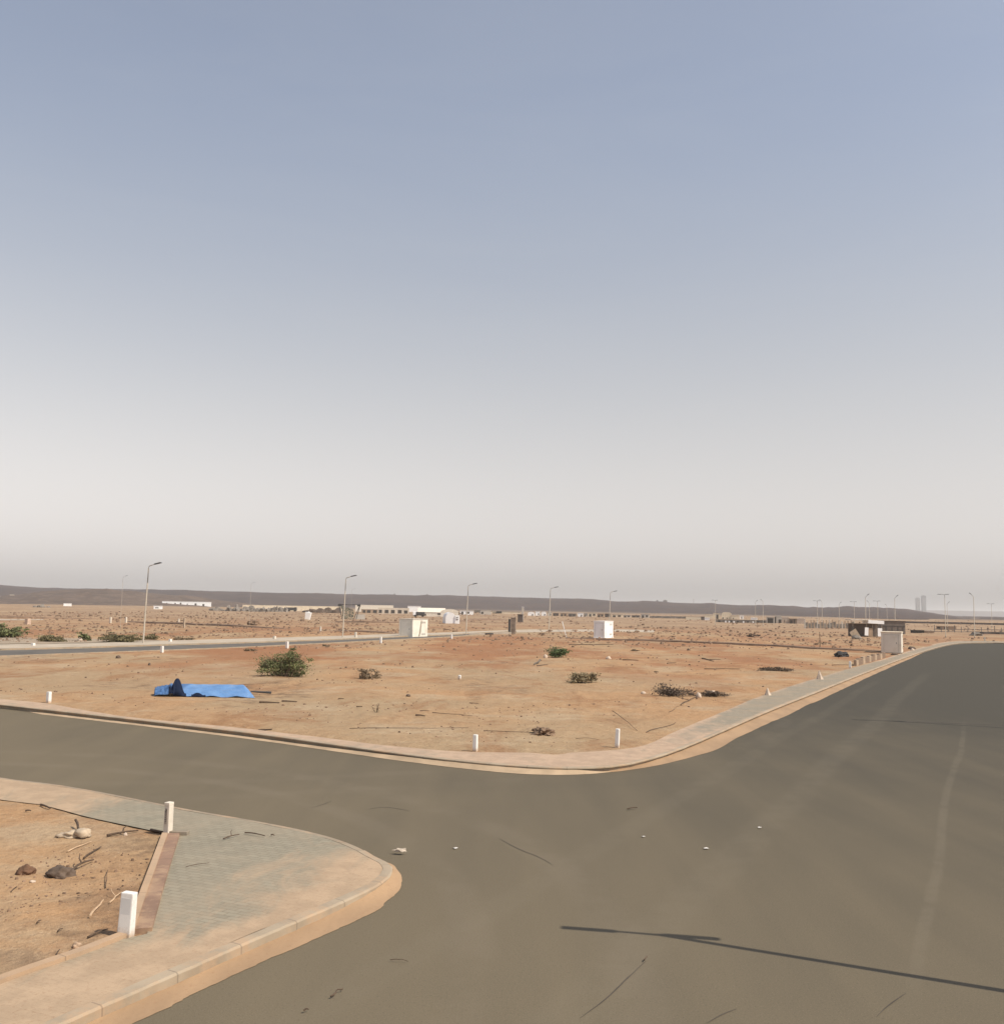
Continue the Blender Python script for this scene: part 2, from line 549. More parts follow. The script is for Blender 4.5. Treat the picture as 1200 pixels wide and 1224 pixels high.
def loft(name, A, B, na, nb, z, mat, sandf, kind='structure'):
    """sheet between two polylines, with the 'sand' attribute from sandf(point, across 0..1)"""
    LA = [Vector(p) for p in A]; LB = [Vector(p) for p in B]
    la = polyline_resample(LA, 1e9); 

    def rs(P, n):
        L = sum((b - a).length for a, b in zip(P, P[1:]))
        return polyline_resample(P, L / (n - 1) * .99999)[:n]
    a = rs(LA, na); b = rs(LB, na)
    verts = []; sd = []; faces = []
    for i in range(na):
        for j in range(nb):
            t = j / (nb - 1)
            p = a[i].lerp(b[i], t)
            zz = p.z + z + .012 * mnoise.noise(Vector((p.x * .7, p.y * .7, 1)))
            verts.append((p.x, p.y, zz)); sd.append(sandf(p, t))
    for i in range(na - 1):
        for j in range(nb - 1):
            faces.append((i * nb + j, (i + 1) * nb + j, (i + 1) * nb + j + 1, i * nb + j + 1))
    return rawobj(name, verts, faces, mat, kind=kind, attrs={'sand': sd})


def P(*uv):
    return [at(u, v) for u, v in uv]


def pat(u, v):
    """a sight line meeting the plots and pavements, which lie about 0.14 m above the road"""
    return at(u, v, .14)


def Pt(*uv):
    return [Vector((q.x, q.y, 0)) for q in (pat(u, v) for u, v in uv)]


# ------------------------------------------------------------------ street layout (kerb lines)
kerbA_raw = P((0, 847), (100, 858.5), (200, 870), (300, 882), (400, 896.5), (480, 908), (560, 918),
              (640, 924.5), (700, 925.5), (750, 921.5), (797, 908), (830, 894.5), (860, 881), (920, 853.5), (980, 829.5), (1013, 815.5),
              (1060, 796.5), (1100, 781.5), (1125, 774), (1142, 770.3), (1165, 769.3), (1200, 769.2))
dl = (kerbA_raw[0] - kerbA_raw[2]).normalized()
kerbA = [kerbA_raw[0] + dl * 60] + kerbA_raw
ext = Vector((.97, .02, 0)).normalized()
kerbA = smooth_line(kerbA + [kerbA[-1] + ext * 60], 2)
kerbA = [Vector((p.x, p.y, 0)) for p in kerbA]

kerbB_raw = Pt((0, 930), (60, 936), (120, 946), (180, 958), (230, 968), (300, 979.5), (360, 991), (400, 1001), (430, 1012), (450, 1024)) \
    + P((470, 1045), (468, 1058), (450, 1072), (404, 1094), (300, 1139.5), (200, 1185.5), (110, 1226))
db = (kerbB_raw[0] - kerbB_raw[3]).normalized()
de = (kerbB_raw[-1] - kerbB_raw[-3]).normalized()
kerbB = smooth_line([kerbB_raw[0] + db * 60] + kerbB_raw + [kerbB_raw[-1] + de * 40], 2)
kerbB = [Vector((p.x, p.y, 0)) for p in kerbB]

# right-hand kerb of the wide road, never seen in the photo
rk = at(1200, 769.2) * 0
right0 = E1 * 7.6 - E2 * 40
right1 = E1 * 7.6 + E2 * 120
right2 = E1 * 9.5 + E2 * 150
right3 = E1 * 60 + E2 * 140
kerbR = [Vector(right0), Vector(right1), Vector(right2), Vector(right3)]

main_zone = [p.copy() for p in kerbA] + [Vector(right3), Vector(right2), Vector(right1), Vector(right0)] + [p.copy() for p in reversed(kerbB)]

mid_near = P((0, 786.3), (100, 782.5), (200, 778.8), (300, 774.6), (400, 769.6), (480, 765.3), (540, 762), (572, 759.3))
mid_far = P((0, 778), (100, 775.6), (200, 772.2), (300, 769.3), (400, 765.6), (480, 761.9), (540, 759.6), (572, 757.4))
mid_pave = P((0, 772.5), (100, 771), (200, 767.6), (300, 764.8), (400, 761.8), (480, 758.7), (540, 757), (572, 755.6))


def extend(line, a, b):
    d0 = (line[0] - line[2]).normalized(); d1 = (line[-1] - line[-3]).normalized()
    return [line[0] + d0 * a] + line + [line[-1] + d1 * b]


mid_near = extend(mid_near, 40, 30); mid_far = extend(mid_far, 40, 30); mid_pave = extend(mid_pave, 40, 30)
mid_zone = mid_near + mid_pave[::-1]


def sdist(px, py, poly):
    """signed distance (negative inside) of many points to a polygon"""
    n = len(poly)
    d2 = np.full(px.shape, 1e18); inside = np.zeros(px.shape, bool)
    for i in range(n):
        a = poly[i]; b = poly[(i + 1) % n]
        ex, ey = b.x - a.x, b.y - a.y
        wx, wy = px - a.x, py - a.y
        t = np.clip((wx * ex + wy * ey) / max(1e-12, ex * ex + ey * ey), 0, 1)
        d2 = np.minimum(d2, (wx - t * ex) ** 2 + (wy - t * ey) ** 2)
        c = ((a.y > py) != (b.y > py))
        with np.errstate(divide='ignore', invalid='ignore'):
            xi = ex * (py - a.y) / (b.y - a.y if abs(b.y - a.y) > 1e-12 else 1e-12) + a.x
        inside ^= c & (px < xi)
    d = np.sqrt(d2)
    return np.where(inside, -d, d)


FLAT = []
UNDER = []


def vnoise(x, y, seed=0):
    """value noise, numpy"""
    def h(ix, iy):
        n = (ix * 374761393 + iy * 668265263 + seed * 974634777) & 0x7fffffff
        n = ((n ^ (n >> 13)) * 1274126177) & 0x7fffffff
        return ((n ^ (n >> 16)) & 0xffff) / 65535.0
    ix = np.floor(x).astype(np.int64); iy = np.floor(y).astype(np.int64)
    fx = x - ix; fy = y - iy
    fx = fx * fx * (3 - 2 * fx); fy = fy * fy * (3 - 2 * fy)
    return (h(ix, iy) * (1 - fx) * (1 - fy) + h(ix + 1, iy) * fx * (1 - fy) + h(ix, iy + 1) * (1 - fx) * fy + h(ix + 1, iy + 1) * fx * fy) * 2 - 1


def sstep(a, b, x):
    t = np.clip((x - a) / (b - a), 0, 1); return t * t * (3 - 2 * t)


def ground_z(x, y):
    x = np.asarray(x, float); y = np.asarray(y, float)
    d = np.minimum(sdist(x, y, main_zone), sdist(x, y, mid_zone) + .6)
    plot = .13 + sstep(2.0, 5.0, d) * (.07 * vnoise(x * .16, y * .16, 1) + .05 * vnoise(x * .5, y * .5, 2)) \
        + sstep(2.1, 3.2, d) * (.028 * vnoise(x * 1.4, y * 1.4, 3) + .016 * vnoise(x * 3.7, y * 3.7, 4)) \
        + sstep(1.9, 2.6, d) * .012
    r = np.hypot(x, y)
    plot = plot + sstep(90, 260, r) * .18 * vnoise(x * .045, y * .045, 5) + sstep(300, 700, r) * .5 * vnoise(x * .012, y * .012, 6)
    for fz in FLAT:
        df = sdist(x, y, fz); k = sstep(.2, 2.5, df)
        plot = .13 + (plot - .13) * k
    z = -.14 + (plot + .14) * sstep(.35, 1.5, d)
    for uz in UNDER:
        df = sdist(x, y, uz)
        z = np.minimum(z, np.where(df < -.28, .02, .122 + .35 * sstep(.0, .9, df)))
    ry = np.clip(np.maximum(y, 0), 0, 2500)
    return z + .0021 * np.maximum(0, ry - 330)


def gz(p):
    return float(ground_z(np.array([p.x]), np.array([p.y]))[0])


def on(p, dz=0.0):
    """put a survey point on the real ground"""
    return Vector((p.x, p.y, gz(p) + dz))


# inner edge of the near pavement, round the sandy plot
innB1 = Pt((0, 956), (50, 962), (100, 976), (150, 987), (196, 996.5))
innB1 = [innB1[0] + db * 60] + innB1
innB2 = Pt((212, 1000), (199, 1040), (186, 1080), (176, 1116.5))
innB3 = Pt((142, 1124), (100, 1141), (50, 1159), (0, 1177), (-150, 1237))
innB3 = innB3 + [innB3[-1] + de * 40]
UNDER.append([kerbB[i] for i in range(len(kerbB))] + list(reversed(innB1 + innB2 + innB3)))
PATHS = [(P((-120, 762), (0, 763.5), (100, 765), (190, 767)), P((-120, 770), (0, 771.8), (100, 770.4), (195, 767.4))),
         (P((617, 757.2), (680, 756.2), (740, 756.3), (782, 757)), P((617, 754.3), (680, 753.4), (740, 753.2), (782, 754))),
         (P((-60, 742.5), (0, 742.5), (50, 742), (52, 741.8)), P((-60, 740.2), (0, 740.8), (50, 741), (52, 741)))]
_tq = pat(184, 832.5)
FLAT.append([_tq + Vector(q) for q in ((-1.2, -1.4, 0), (6.2, -1.2, 0), (6.2, 4.0, 0), (-1.2, 3.8, 0))])
FLAT += [a_ + b_[::-1] for a_, b_ in PATHS]

# ---- terrain: one sheet to the horizon
az = np.concatenate([np.radians(np.arange(-180, -48, 3.0)), np.radians(np.arange(-48, 42, .14)), np.radians(np.arange(42, 180, 3.0))])
nr = 470
rr = 1.2 * np.exp(np.linspace(0, math.log(16000 / 1.2), nr))
AZ, RR = np.meshgrid(az, rr)
X = (RR * np.sin(AZ)).ravel(); Y = (RR * np.cos(AZ)).ravel()
Z = ground_z(X, Y)
na = len(az)
ii, jj = np.meshgrid(np.arange(nr - 1), np.arange(na), indexing='ij')
j2 = (jj + 1) % na
quads = np.stack([ii * na + jj, ii * na + j2, (ii + 1) * na + j2, (ii + 1) * na + jj], -1).reshape(-1, 4)
V = np.stack([X, Y, Z], -1)
V = np.vstack([V, [[0, 0, -.14]]])
fan = np.stack([np.full(na, nr * na), (np.arange(na) + 1) % na, np.arange(na)], -1)
me = bpy.data.meshes.new("ground")
me.vertices.add(len(V)); me.vertices.foreach_set('co', V.astype(np.float32).ravel())
nq, nf = len(quads), len(fan)
me.loops.add(nq * 4 + nf * 3)
me.loops.foreach_set('vertex_index', np.concatenate([quads.ravel()[:], fan.ravel()]).astype(np.int32))
me.polygons.add(nq + nf)
me.polygons.foreach_set('loop_start', np.concatenate([np.arange(nq) * 4, nq * 4 + np.arange(nf) * 3]).astype(np.int32))
me.polygons.foreach_set('use_smooth', np.ones(nq + nf, bool))
me.update(calc_edges=True); me.validate()
me.materials.append(M_SAND)
me.flip_normals() if me.polygons[0].normal.z < 0 else None
g = link(bpy.data.objects.new("ground", me)); g['kind'] = 'structure'


def sheet(name, outline, z, mat):
    bm = bmesh.new()
    vs = [bm.verts.new((p.x, p.y, z + p.z)) for p in outline]
    f = bm.faces.new(vs)
    bmesh.ops.triangulate(bm, faces=[f], ngon_method='EAR_CLIP')
    for f in bm.faces:
        if f.normal.z < 0: f.normal_flip()
    me = bpy.data.meshes.new(name); bm.to_mesh(me); bm.free(); me.materials.append(mat)
    o = link(bpy.data.objects.new(name, me)); o['kind'] = 'structure'; return o


# asphalt runs a little way under the pavements
asph = offset_line(kerbA, .3) + [Vector(right3) - E2 * .3 + E1 * 0, Vector(right2) + E1 * .3, Vector(right1) + E1 * .3, Vector(right0) + E1 * .3] + list(reversed(offset_line(kerbB, -.3)))
sheet("road", asph, 0.0, M_ASPHALT)

# kerbs: travel direction of kerbA left->right has the block on its left; kerbB the block on its right
KP_L = [(.055, -.05), (.055, .098), (0, .106), (.0, .132), (.022, .146), (.15, .150), (.152, .05)]
KP_R = [(.002, -.05), (0, .118), (-.022, .140), (-.15, .146), (-.152, .05)]
sweep("kerb", polyline_resample(kerbA, .3), KP_L, M_KERB, chip=.012)
iT = min(range(len(kerbB)), key=lambda i: (kerbB[i] - at(450, 1026)).length)
M_KERB_SANDY = kerb_material("sandy_kerb", (.335, .27, .19), 2.0)
sweep("kerb", polyline_resample(kerbB[:iT + 1], .3), [(.002, -.05), (0, .10), (-.03, .136), (-.15, .143), (-.152, .05)], M_KERB_SANDY)
sweep("kerb", polyline_resample(kerbB[iT:], .09), KP_R, M_KERB, chip=.010)
sweep("kerb", polyline_resample(kerbR, 2), KP_R, M_KERB)

# pavement A
innerA = Pt((0, 836), (50, 839.5), (100, 849), (150, 857), (200, 862), (300, 871.5), (380, 881), (455, 890.5), (517, 897), (580, 899.5), (640, 900), (700, 899.5), (745, 896),
           (776, 890.5), (806, 874.5), (860, 853), (905, 833), (965, 814), (1016, 799), (1056, 788), (1080, 780), (1105, 773), (1122, 768.5), (1140, 766.2), (1200, 765.2))
innerA = [innerA[0] + dl * 60] + innerA + [innerA[-1] + ext * 60]
innerA = [Vector((p.x, p.y, 0)) for p in smooth_line(innerA, 2)]
iA = min(range(len(kerbA)), key=lambda i: (kerbA[i] - at(770, 917)).length)
iI = min(range(len(innerA)), key=lambda i: (innerA[i] - at(757, 894)).length)


def sandA(p, t):
    corner = math.exp(-((p - at(690, 912)).length / 9.0) ** 2)
    leftp = 1.0 if p.x < -1 else 0.0
    s = .25 + .55 * corner + (.5 if p.x < -4 else 0.0) + .45 * max(0, t - .65) / .35 + .25 * max(0, .18 - t) / .18
    s -= .15 if p.x > 8 else 0
    if p.x > 32: s += .25
    return s


kin = offset_line(kerbA, .151)
loft("pavement", kin[:iA + 1], innerA[:iI + 1], 260, 12, .141, M_PAVE_A, sandA)
loft("pavement", kin[iA:], innerA[iI:], 260, 12, .141, M_PAVE_A, sandA)
# opposite pavement (outside the photo)
loft("pavement", offset_line(polyline_resample(kerbR, 4), -.151), offset_line(polyline_resample(kerbR, 4), -3.0), 60, 4, .141, M_PAVE_A, lambda p, t: .4)

# pavement B in three pieces round the sandy plot
kB = [Vector((p.x, p.y, 0)) for p in offset_line(kerbB, -.151)]
i1 = min(range(len(kB)), key=lambda i: (kB[i] - at(245, 971)).length)
i2 = min(range(len(kB)), key=lambda i: (kB[i] - at(262, 1160)).length)


def sandB(p, t):
    tip = math.exp(-((p - at(440, 1070)).length / 2.2) ** 2)
    low = 0.0
    q = (p - at(180, 1125)); lowd = -(q.dot(Vector((.12, 1, 0)).normalized()))
    low = max(0.0, min(1.0, (lowd + .9) / 2.0))
    edge = max(0.0, (.3 - t) / .3)
    s = -.02 + .75 * tip + .46 * low + .18 * edge
    # drift band along the road-side kerb
    q2 = (p - at(330, 1075)); b = q2.dot(Vector((.75, -.66, 0)))
    s += .50 * max(0.0, min(1.0, (b - .1) / 1.5))
    if p.x < -6.0 and p.y > 17.5: s += .75 * min(1, (-6.0 - p.x) / 2.5)
    return s


loft("pavement", kB[:i1 + 1], innB1, 220, 12, .141, M_PAVE_B, sandB)
loft("pavement", kB[i1:i2 + 1], [innB1[-1]] + innB2 + [innB3[0]], 150, 40, .141, M_PAVE_B, sandB)
loft("pavement", kB[i2:], innB3, 120, 20, .141, M_PAVE_B, sandB)
# edging of the plot: brown brick strip and a thin pale one
e_red = polyline_resample(smooth_line(Pt((204.5, 998.5), (190, 1040), (177, 1080), (166.5, 1114.5)), 1), .25)
sweep("edging", e_red, [(.15, .05), (.14, .185), (-.13, .175), (-.14, .05)], M_EDGE_RED)
e_tan = polyline_resample(smooth_line(Pt((197, 1000), (184, 1036), (166, 1085), (156, 1117)), 1), .25)
sweep("edging", e_tan, [(.05, .05), (.045, .20), (-.045, .205), (-.05, .05)], M_EDGE_TAN)
e_low = polyline_resample(smooth_line(Pt((150, 1119), (100, 1139), (50, 1156), (0, 1174), (-100, 1213)), 1), .25)
sweep("edging", e_low, [(.06, .05), (.055, .185), (-.055, .19), (-.06, .05)], M_EDGE_TAN)

# sand washed into the gutters
def drift(name, kerb_pts, out_pts, n=160, taper=True, mat=None, hh=.055):
    def rs(Q, n):
        L = sum((b - a).length for a, b in zip(Q, Q[1:])); return polyline_resample(Q, L / (n - 1) * .99999)[:n]
    a = rs(kerb_pts, n); b = rs(smooth_line(out_pts, 2), n); verts = []; faces = []
    k = 7
    for i in range(n):
        e = 1 + .13 * mnoise.noise(Vector((i * .13, 0, 5))) + .06 * mnoise.noise(Vector((i * .6, 0, 9)))
        end = min(1.0, i / 6, (n - 1 - i) / 6)
        for j in range(k):
            t = j / (k - 1)
            p = a[i].lerp(b[i], t * e * (.04 + .96 * min(1.0, i / 14, (n - 1 - i) / 14)) if taper else t * e)
            verts.append((p.x, p.y, .006 + (hh(i) if callable(hh) else hh) * end * (1 - t) ** 1.4 + .006 * (1 - t) * mnoise.noise(Vector((p.x * 3, p.y * 3, 0)))))
    for i in range(n - 1):
        for j in range(k - 1):
            faces.append((i * k + j, (i + 1) * k + j, (i + 1) * k + j + 1, i * k + j + 1))
    return rawobj(name, verts, faces, mat or M_DRIFT, kind='structure', smooth=True)


def sub(line, p, q):
    a = min(range(len(line)), key=lambda i: (line[i] - p).length); b = min(range(len(line)), key=lambda i: (line[i] - q).length)
    return line[a:b + 1]


drift("sand", offset_line(sub(kerbA, at(655, 925), at(1100, 781)), .056), P((655, 927), (700, 929), (750, 926.5), (797, 920), (830, 909), (862, 894), (888, 879), (930, 860), (985, 834.5), (1016, 820), (1060, 799.5), (1098, 783.5)))
iE = min(range(len(kerbB)), key=lambda i: (kerbB[i] - (at(110, 1230) + de * 6)).length)
kd = sub(kerbB, at(430, 1015), kerbB[iE])
drift("sand", kd, P((440, 1019), (464, 1029), (479, 1043), (482, 1058), (464, 1080), (440, 1095), (380, 1122), (300, 1157), (200, 1204), (150, 1230)) + [at(150, 1230) + de * 6], 200,
      hh=lambda i: .030 + .085 * math.exp(-((i - 24) / 20) ** 2))
# the photo shows thin pale dust in the left road's far gutter and on its near edge
drift("sand", sub(kerbA, at(0, 847), at(735, 923)), P((0, 848.6), (100, 860.2), (200, 871.8), (300, 884), (400, 898.6), (480, 910.2), (560, 920.2), (640, 927.4), (700, 928.6), (735, 926.2)), 140, mat=simple('gutter_dust', (.40, .295, .19), .95, .15, 1.5), hh=lambda i: .02 + .07 * float(sstep(70, 118, i)))

# the middle road and the cross streets beyond
def strip(name, A, B, z, mat):
    n = 60
    def rs(Q): 
        L = sum((b - a).length for a, b in zip(Q, Q[1:])); return polyline_resample(Q, L / (n - 1) * .99999)[:n]
    a, b = rs(A), rs(B)
    vs = [(p.x, p.y, p.z + z) for p in a] + [(p.x, p.y, p.z + z) for p in b]
    return rawobj(name, vs, [(i, i + 1, n + i + 1, n + i) for i in range(n - 1)], mat, kind='structure')


strip("road", mid_near, mid_far, .03, M_ASPHALT2)
strip("pavement", mid_far, mid_pave, .16, simple("pale_pavement", (.40, .335, .255), .9, .12, .5))
sweep("kerb", polyline_resample(mid_far, 2), [(-.002, -.1), (0, .165), (.15, .168), (.152, 0)], M_KERB)
sweep("kerb", polyline_resample(mid_near, 2), [(.002, -.1), (0, .15), (-.15, .155), (-.152, -.05)], M_KERB)


def cross_street(px, h=.3, w=5.0):
    line = [on(p) for p in polyline_resample(Pt(*px), 4)]
    n_ = len(line)
    line = [q + Vector((0, 0, -.5 * max(0, 1 - min(i, n_ - 1 - i) / 3) * h)) for i, q in enumerate(line)]
    sweep("bank", line, [(-.25, -.4), (0, h * .8), (.5, h), (1.6, h * .7), (3.5, -.4)], M_SHADED_BANK, jag=.25)


cross_street(((-60, 738), (0, 739.5), (60, 739.8), (110, 740.2)), .45)
cross_street(((150, 743.5), (220, 746.5), (280, 750), (340, 752)), .35)
cross_street(((400, 754.5), (440, 756), (477, 757.5)), .35)
cross_street(((676, 763.5), (760, 766.5), (850, 770), (917, 773), (1000, 777), (1056, 779.3)), .25, 4)
cross_street(((400, 744), (440, 745), (477, 745.5)), .5)
cross_street(((550, 742.5), (580, 742), (606, 741)), .6)
# side tracks
for (A_, B_), m_ in zip(PATHS, (simple("tan_track", (.30, .235, .165), .95, .15, .3), simple("pale_pavement", (.40, .335, .255)), simple("pale_pavement", (.4, .33, .25)))):
    A2 = [p_ - Vector((0, 0, 0)) for p_ in A_]
    strip("path", A2, B_, .15, m_)

# ------------------------------------------------------------------ hills
def ridge(name, prof, foot, dist, width, mat, rough, back=900, seed=0, umin=-900, umax=2100):
    """prof: skyline (column, row); foot: distance of the foot per column"""
    us = np.arange(umin, umax, 6.0)
    pv = np.interp(us, [p[0] for p in prof], [p[1] for p in prof])
    fd = np.interp(us, [p[0] for p in foot], [p[1] for p in foot])
    verts = []; k = 15
    for u, v, d0 in zip(us, pv, fd):
        d1 = max(dist, d0 + width)
        dr = ray(u, v); t = d1 / dr.y
        top = CAM_H + dr.z * t
        hr = ray(u, 728); 
        for j in range(k):
            s = j / (k - 4)
            if s <= 1:
                dd = d0 + (d1 - d0) * s
                e = s ** .8 if s < .9 else s
                z0 = rise(d0) - 2
                z = z0 + (top - z0) * (1 - (1 - s) ** 2.0)
                z += rough * min(s, 1 - s) * 2 * (mnoise.noise(Vector((u * .02 + seed, s * 3, seed))) + .6 * mnoise.noise(Vector((u * .07, s * 5, seed))))
            else:
                dd = d1 + (j - (k - 4)) / 3 * back
                z = top - (j - (k - 4)) / 3 * 8
            verts.append((hr.x / hr.y * dd, dd, z))
    n = len(us)
    faces = [(i * k + j, (i + 1) * k + j, (i + 1) * k + j + 1, i * k + j + 1) for i in range(n - 1) for j in range(k - 1)]
    return rawobj(name, verts, faces, mat, smooth=True, kind='structure')


ridge("hills", [(-900, 690), (-200, 697), (0, 699.5), (40, 703), (80, 704), (150, 704.5), (240, 706.5), (320, 708.5), (400, 710.3), (480, 711.5), (560, 713.3), (640, 715.2),
                (680, 715.7), (710, 717), (740, 719.5), (770, 719.8), (800, 720.4), (850, 722.4), (900, 724.2), (960, 726.3), (1040, 727.6), (1075, 728.6), (1095, 730.4), (1120, 734), (1145, 736.9), (1200, 737.6), (1500, 740), (2100, 750)],
      [(-900, 1500), (0, 1500), (650, 1450), (900, 1150), (1050, 800), (1200, 640), (2100, 600)], 2300, 500, M_HILL, 5.0, seed=2)
ridge("hills", [(-900, 715), (700, 722), (1000, 727), (1070, 729), (1140, 730), (1200, 731), (2100, 744)], [(-900, 5600), (2100, 5600)], 6400, 700, M_HILL2, 3, seed=5)
# nearer stony brown slope at the left
ridge("hills", [(-900, 712), (-200, 713), (0, 713.5), (20, 711.5), (45, 707.3), (70, 705.6), (110, 705.3), (150, 706.4), (180, 709), (230, 714), (280, 719.5), (330, 726), (380, 735), (2100, 775)],
      [(-900, 780), (150, 800), (300, 900), (2100, 1000)], 1250, 280, M_HILL3, 5, back=250, seed=9, umin=-900, umax=400)


# ------------------------------------------------------------------ small things
def scale_at(p):
    return p.y / 1200.0 * cp      # metres per photo pixel


def post(u, v, hpx, wpx, label, mat=M_WHITE, cap=None, lean=(0, 0), yaw=None, deep=1.0, panel=False, inset=False, group="white plot marker posts", cat="marker post"):
    p = on(pat(u, v), -.02); s = scale_at(p)
    h = hpx * s + .02; w = max(.07, wpx * s)
    bm = bmesh.new()
    rot = (Matrix.Rotation(lean[0], 3, 'X') @ Matrix.Rotation(lean[1], 3, 'Y'))
    add_box(bm, (0, 0, 0), (w, w * deep, h), rot=rot, bev=min(.012, w * .12), taper=.94)
    if panel is False and cap is None and not inset:
        o = obj("marker_post", bm, mat)
        o.location = p; o.rotation_euler = (0, 0, -GA if yaw is None else yaw)
        return tag(o, label, cat, group)
    t = thing("marker_post", label, cat, p, -GA if yaw is None else yaw, group)
    obj("shaft", bm, mat, t)
    if inset:
        bm = bmesh.new(); add_box(bm, (0, -w * deep * .5 + .012, h * .03), (w * .74, .02, h * .86), rot=rot, bev=.003); obj("face_panel", bm, simple("white_panel_paint", (.62, .61, .59), .7, .05, 3), t)
    if cap:
        bm = bmesh.new(); add_box(bm, (0, 0, h - .002), (w * 1.0, w * deep * 1.0, h * .10), bev=.008); obj("cap", bm, mat, t)
    if panel:
        bm = bmesh.new()
        add_box(bm, (0, -w * deep * .5 - .001, h * .42), (w * .52, .008, h * .50)); pn = obj("number_plate", bm, simple("worn_plate", (.36, .31, .26), .8, .2, 20), t)
        for k in range(7):
            bm = bmesh.new()
            add_box(bm, (rnd.uniform(-.012, .012), -w * deep * .5 - .006, h * (.50 + .058 * k)), (w * rnd.uniform(.15, .36), .005, h * rnd.uniform(.018, .035)))
            obj("worn_mark", bm, M_DARKGREY, pn)
    return t


post(150, 1119, 51, 17, "largest white marker post at the lower corner of the sandy near plot", M_POST, deep=.62, lean=(R(-1), R(2)), yaw=-.25, inset=True)
post(200.5, 998, 35, 7.5, "white marker post with a worn dark plate beside the paved corner", M_CONCPOST, cap=True, panel=True, deep=1.1, lean=(0, R(.6)))
post(568, 898, 19.5, 5, "white marker post at the back of the far pavement, left of the paved corner bend", M_POST)
post(737.5, 893.5, 22, 4.6, "tapering white marker post beside the far kerb bend with a twig behind it", M_POST, lean=(0, R(2)))
post(58, 840, 13, 4.5, "white marker post at the left edge, left of the blue tarpaulin", M_POST)
post(1016, 799, 8.5, 2.6, "white marker post by the low block wall on the right pavement", M_POST)
post(39.5, 772, 7, 4, "short fat white post in front of the olive bushes at the far left", M_POST, deep=.9)
post(193.5, 781, 8.5, 3, "white marker post on the near verge of the middle road, under the tallest lamp", M_POST)
post(203.5, 767.3, 6.5, 3, "white marker post on the far verge, just right of the tallest lamp pole", M_POST)
post(343, 776, 8.5, 3, "white marker post directly behind the big green bush", M_POST)
post(328, 764, 6.5, 3, "white marker post across the middle road, up and left of the big green bush", M_CONCPOST)
post(425, 762, 9, 2.4, "weathered beige marker post left of the cream kiosk on the far verge", M_CONCPOST)
post(455, 769.5, 8, 2.4, "white marker post on the near verge just left of the cream kiosk", M_POST)
post(539.5, 764.5, 5.5, 2.2, "white marker post on the near verge right of the cream kiosk", M_POST)
post(132, 744.5, 7, 2, "pale thin post left of the other far post near the tallest lamp", M_CONCPOST)
post(150.5, 744, 6.5, 2, "pale thin post nearest the tallest lamp's left side in the far plot", M_CONCPOST)
post(220, 751, 11.5, 2, "tall tan wooden post standing alone right of the tallest lamp", M_TANPOST)
post(213.5, 743.5, 4.5, 1.6, "tiny pale post behind the tall tan wooden post", M_CONCPOST)
post(383, 755, 6, 1.8, "thin pale stake below the leaning white tank", M_CONCPOST)
post(1177, 766.3, 5, 1.6, "small pale post behind the far end of the wide road", M_CONCPOST)
post(549, 811, 5, 3, "small white stub lying in the middle of the central plot", M_POST, lean=(R(5), R(8)), deep=1)
post(33, 746, 7, 5, "squat pinkish block post behind the dark shrub at the far left", simple("pink_block", (.5, .37, .28)), cat="block post")

# slab under the plate-marked post
p = on(pat(211, 998)); bm = bmesh.new()
add_box(bm, (0, 0, -.03), (.36, .13, .085), bev=.008)
o = obj("concrete_slab", bm, M_SLAB); o.location = (p.x + .02, p.y, .15); o.rotation_euler = (0, 0, R(-3))
tag(o, "thin grey concrete slab lying against the foot of the plate-marked post", "slab")


def rock(name, u, v, wpx, hpx, label, mat, cat="rock", depth=None, seed=None, dz=0.0, group=None, rough=.35):
    p = on(pat(u, v)); s = scale_at(p)
    w = wpx * s; h = hpx * s
    bm = bmesh.new(); add_rock(bm, (0, 0, .15 * h), (w * .5, (depth or w * .45), h * .72), seed if seed is not None else rnd.randint(1, 99), 4 if wpx > 15 else 3 if wpx > 8 else 2, rough * 1.25)
    if name == 'earth_heap' and w > .9:
        for q in range(14):
            a_ = rnd.uniform(0, 6.28); r_ = rnd.uniform(.2, .75)
            add_rock(bm, (math.cos(a_) * r_ * w * .55, math.sin(a_) * r_ * (depth or w * .45), h * rnd.uniform(.0, .45) * (1 - r_ * .6)), (w * .09, w * .08, h * .25), rnd.randint(1, 99), 1, .7)
    o = obj(name, bm, mat, smooth=(name != 'earth_heap')); o.location = (p.x, p.y, p.z + dz); o.rotation_euler = (0, 0, rnd.uniform(-.4, .4))
    return tag(o, label, cat, group)


def shard(u, v, wpx, hpx, label):
    p = on(pat(u, v)); s = scale_at(p); w = wpx * s; h = hpx * s
    bm = bmesh.new()
    r = bmesh.ops.create_cone(bm, segments=6, radius1=w * .6, radius2=w * .12, depth=h, cap_ends=True)
    for q in r['verts']:
        q.co += Vector((-.12 * w if q.co.z > 0 else 0, 0, h / 2 - .02)) + Vector((rnd.uniform(-.06, .06), rnd.uniform(-.06, .06), 0)) * w
    o = obj("marker_stone", bm, M_PALEROCK); o.location = p
    return tag(o, label, "marker stone", "pointed pale stones behind the right pavement")


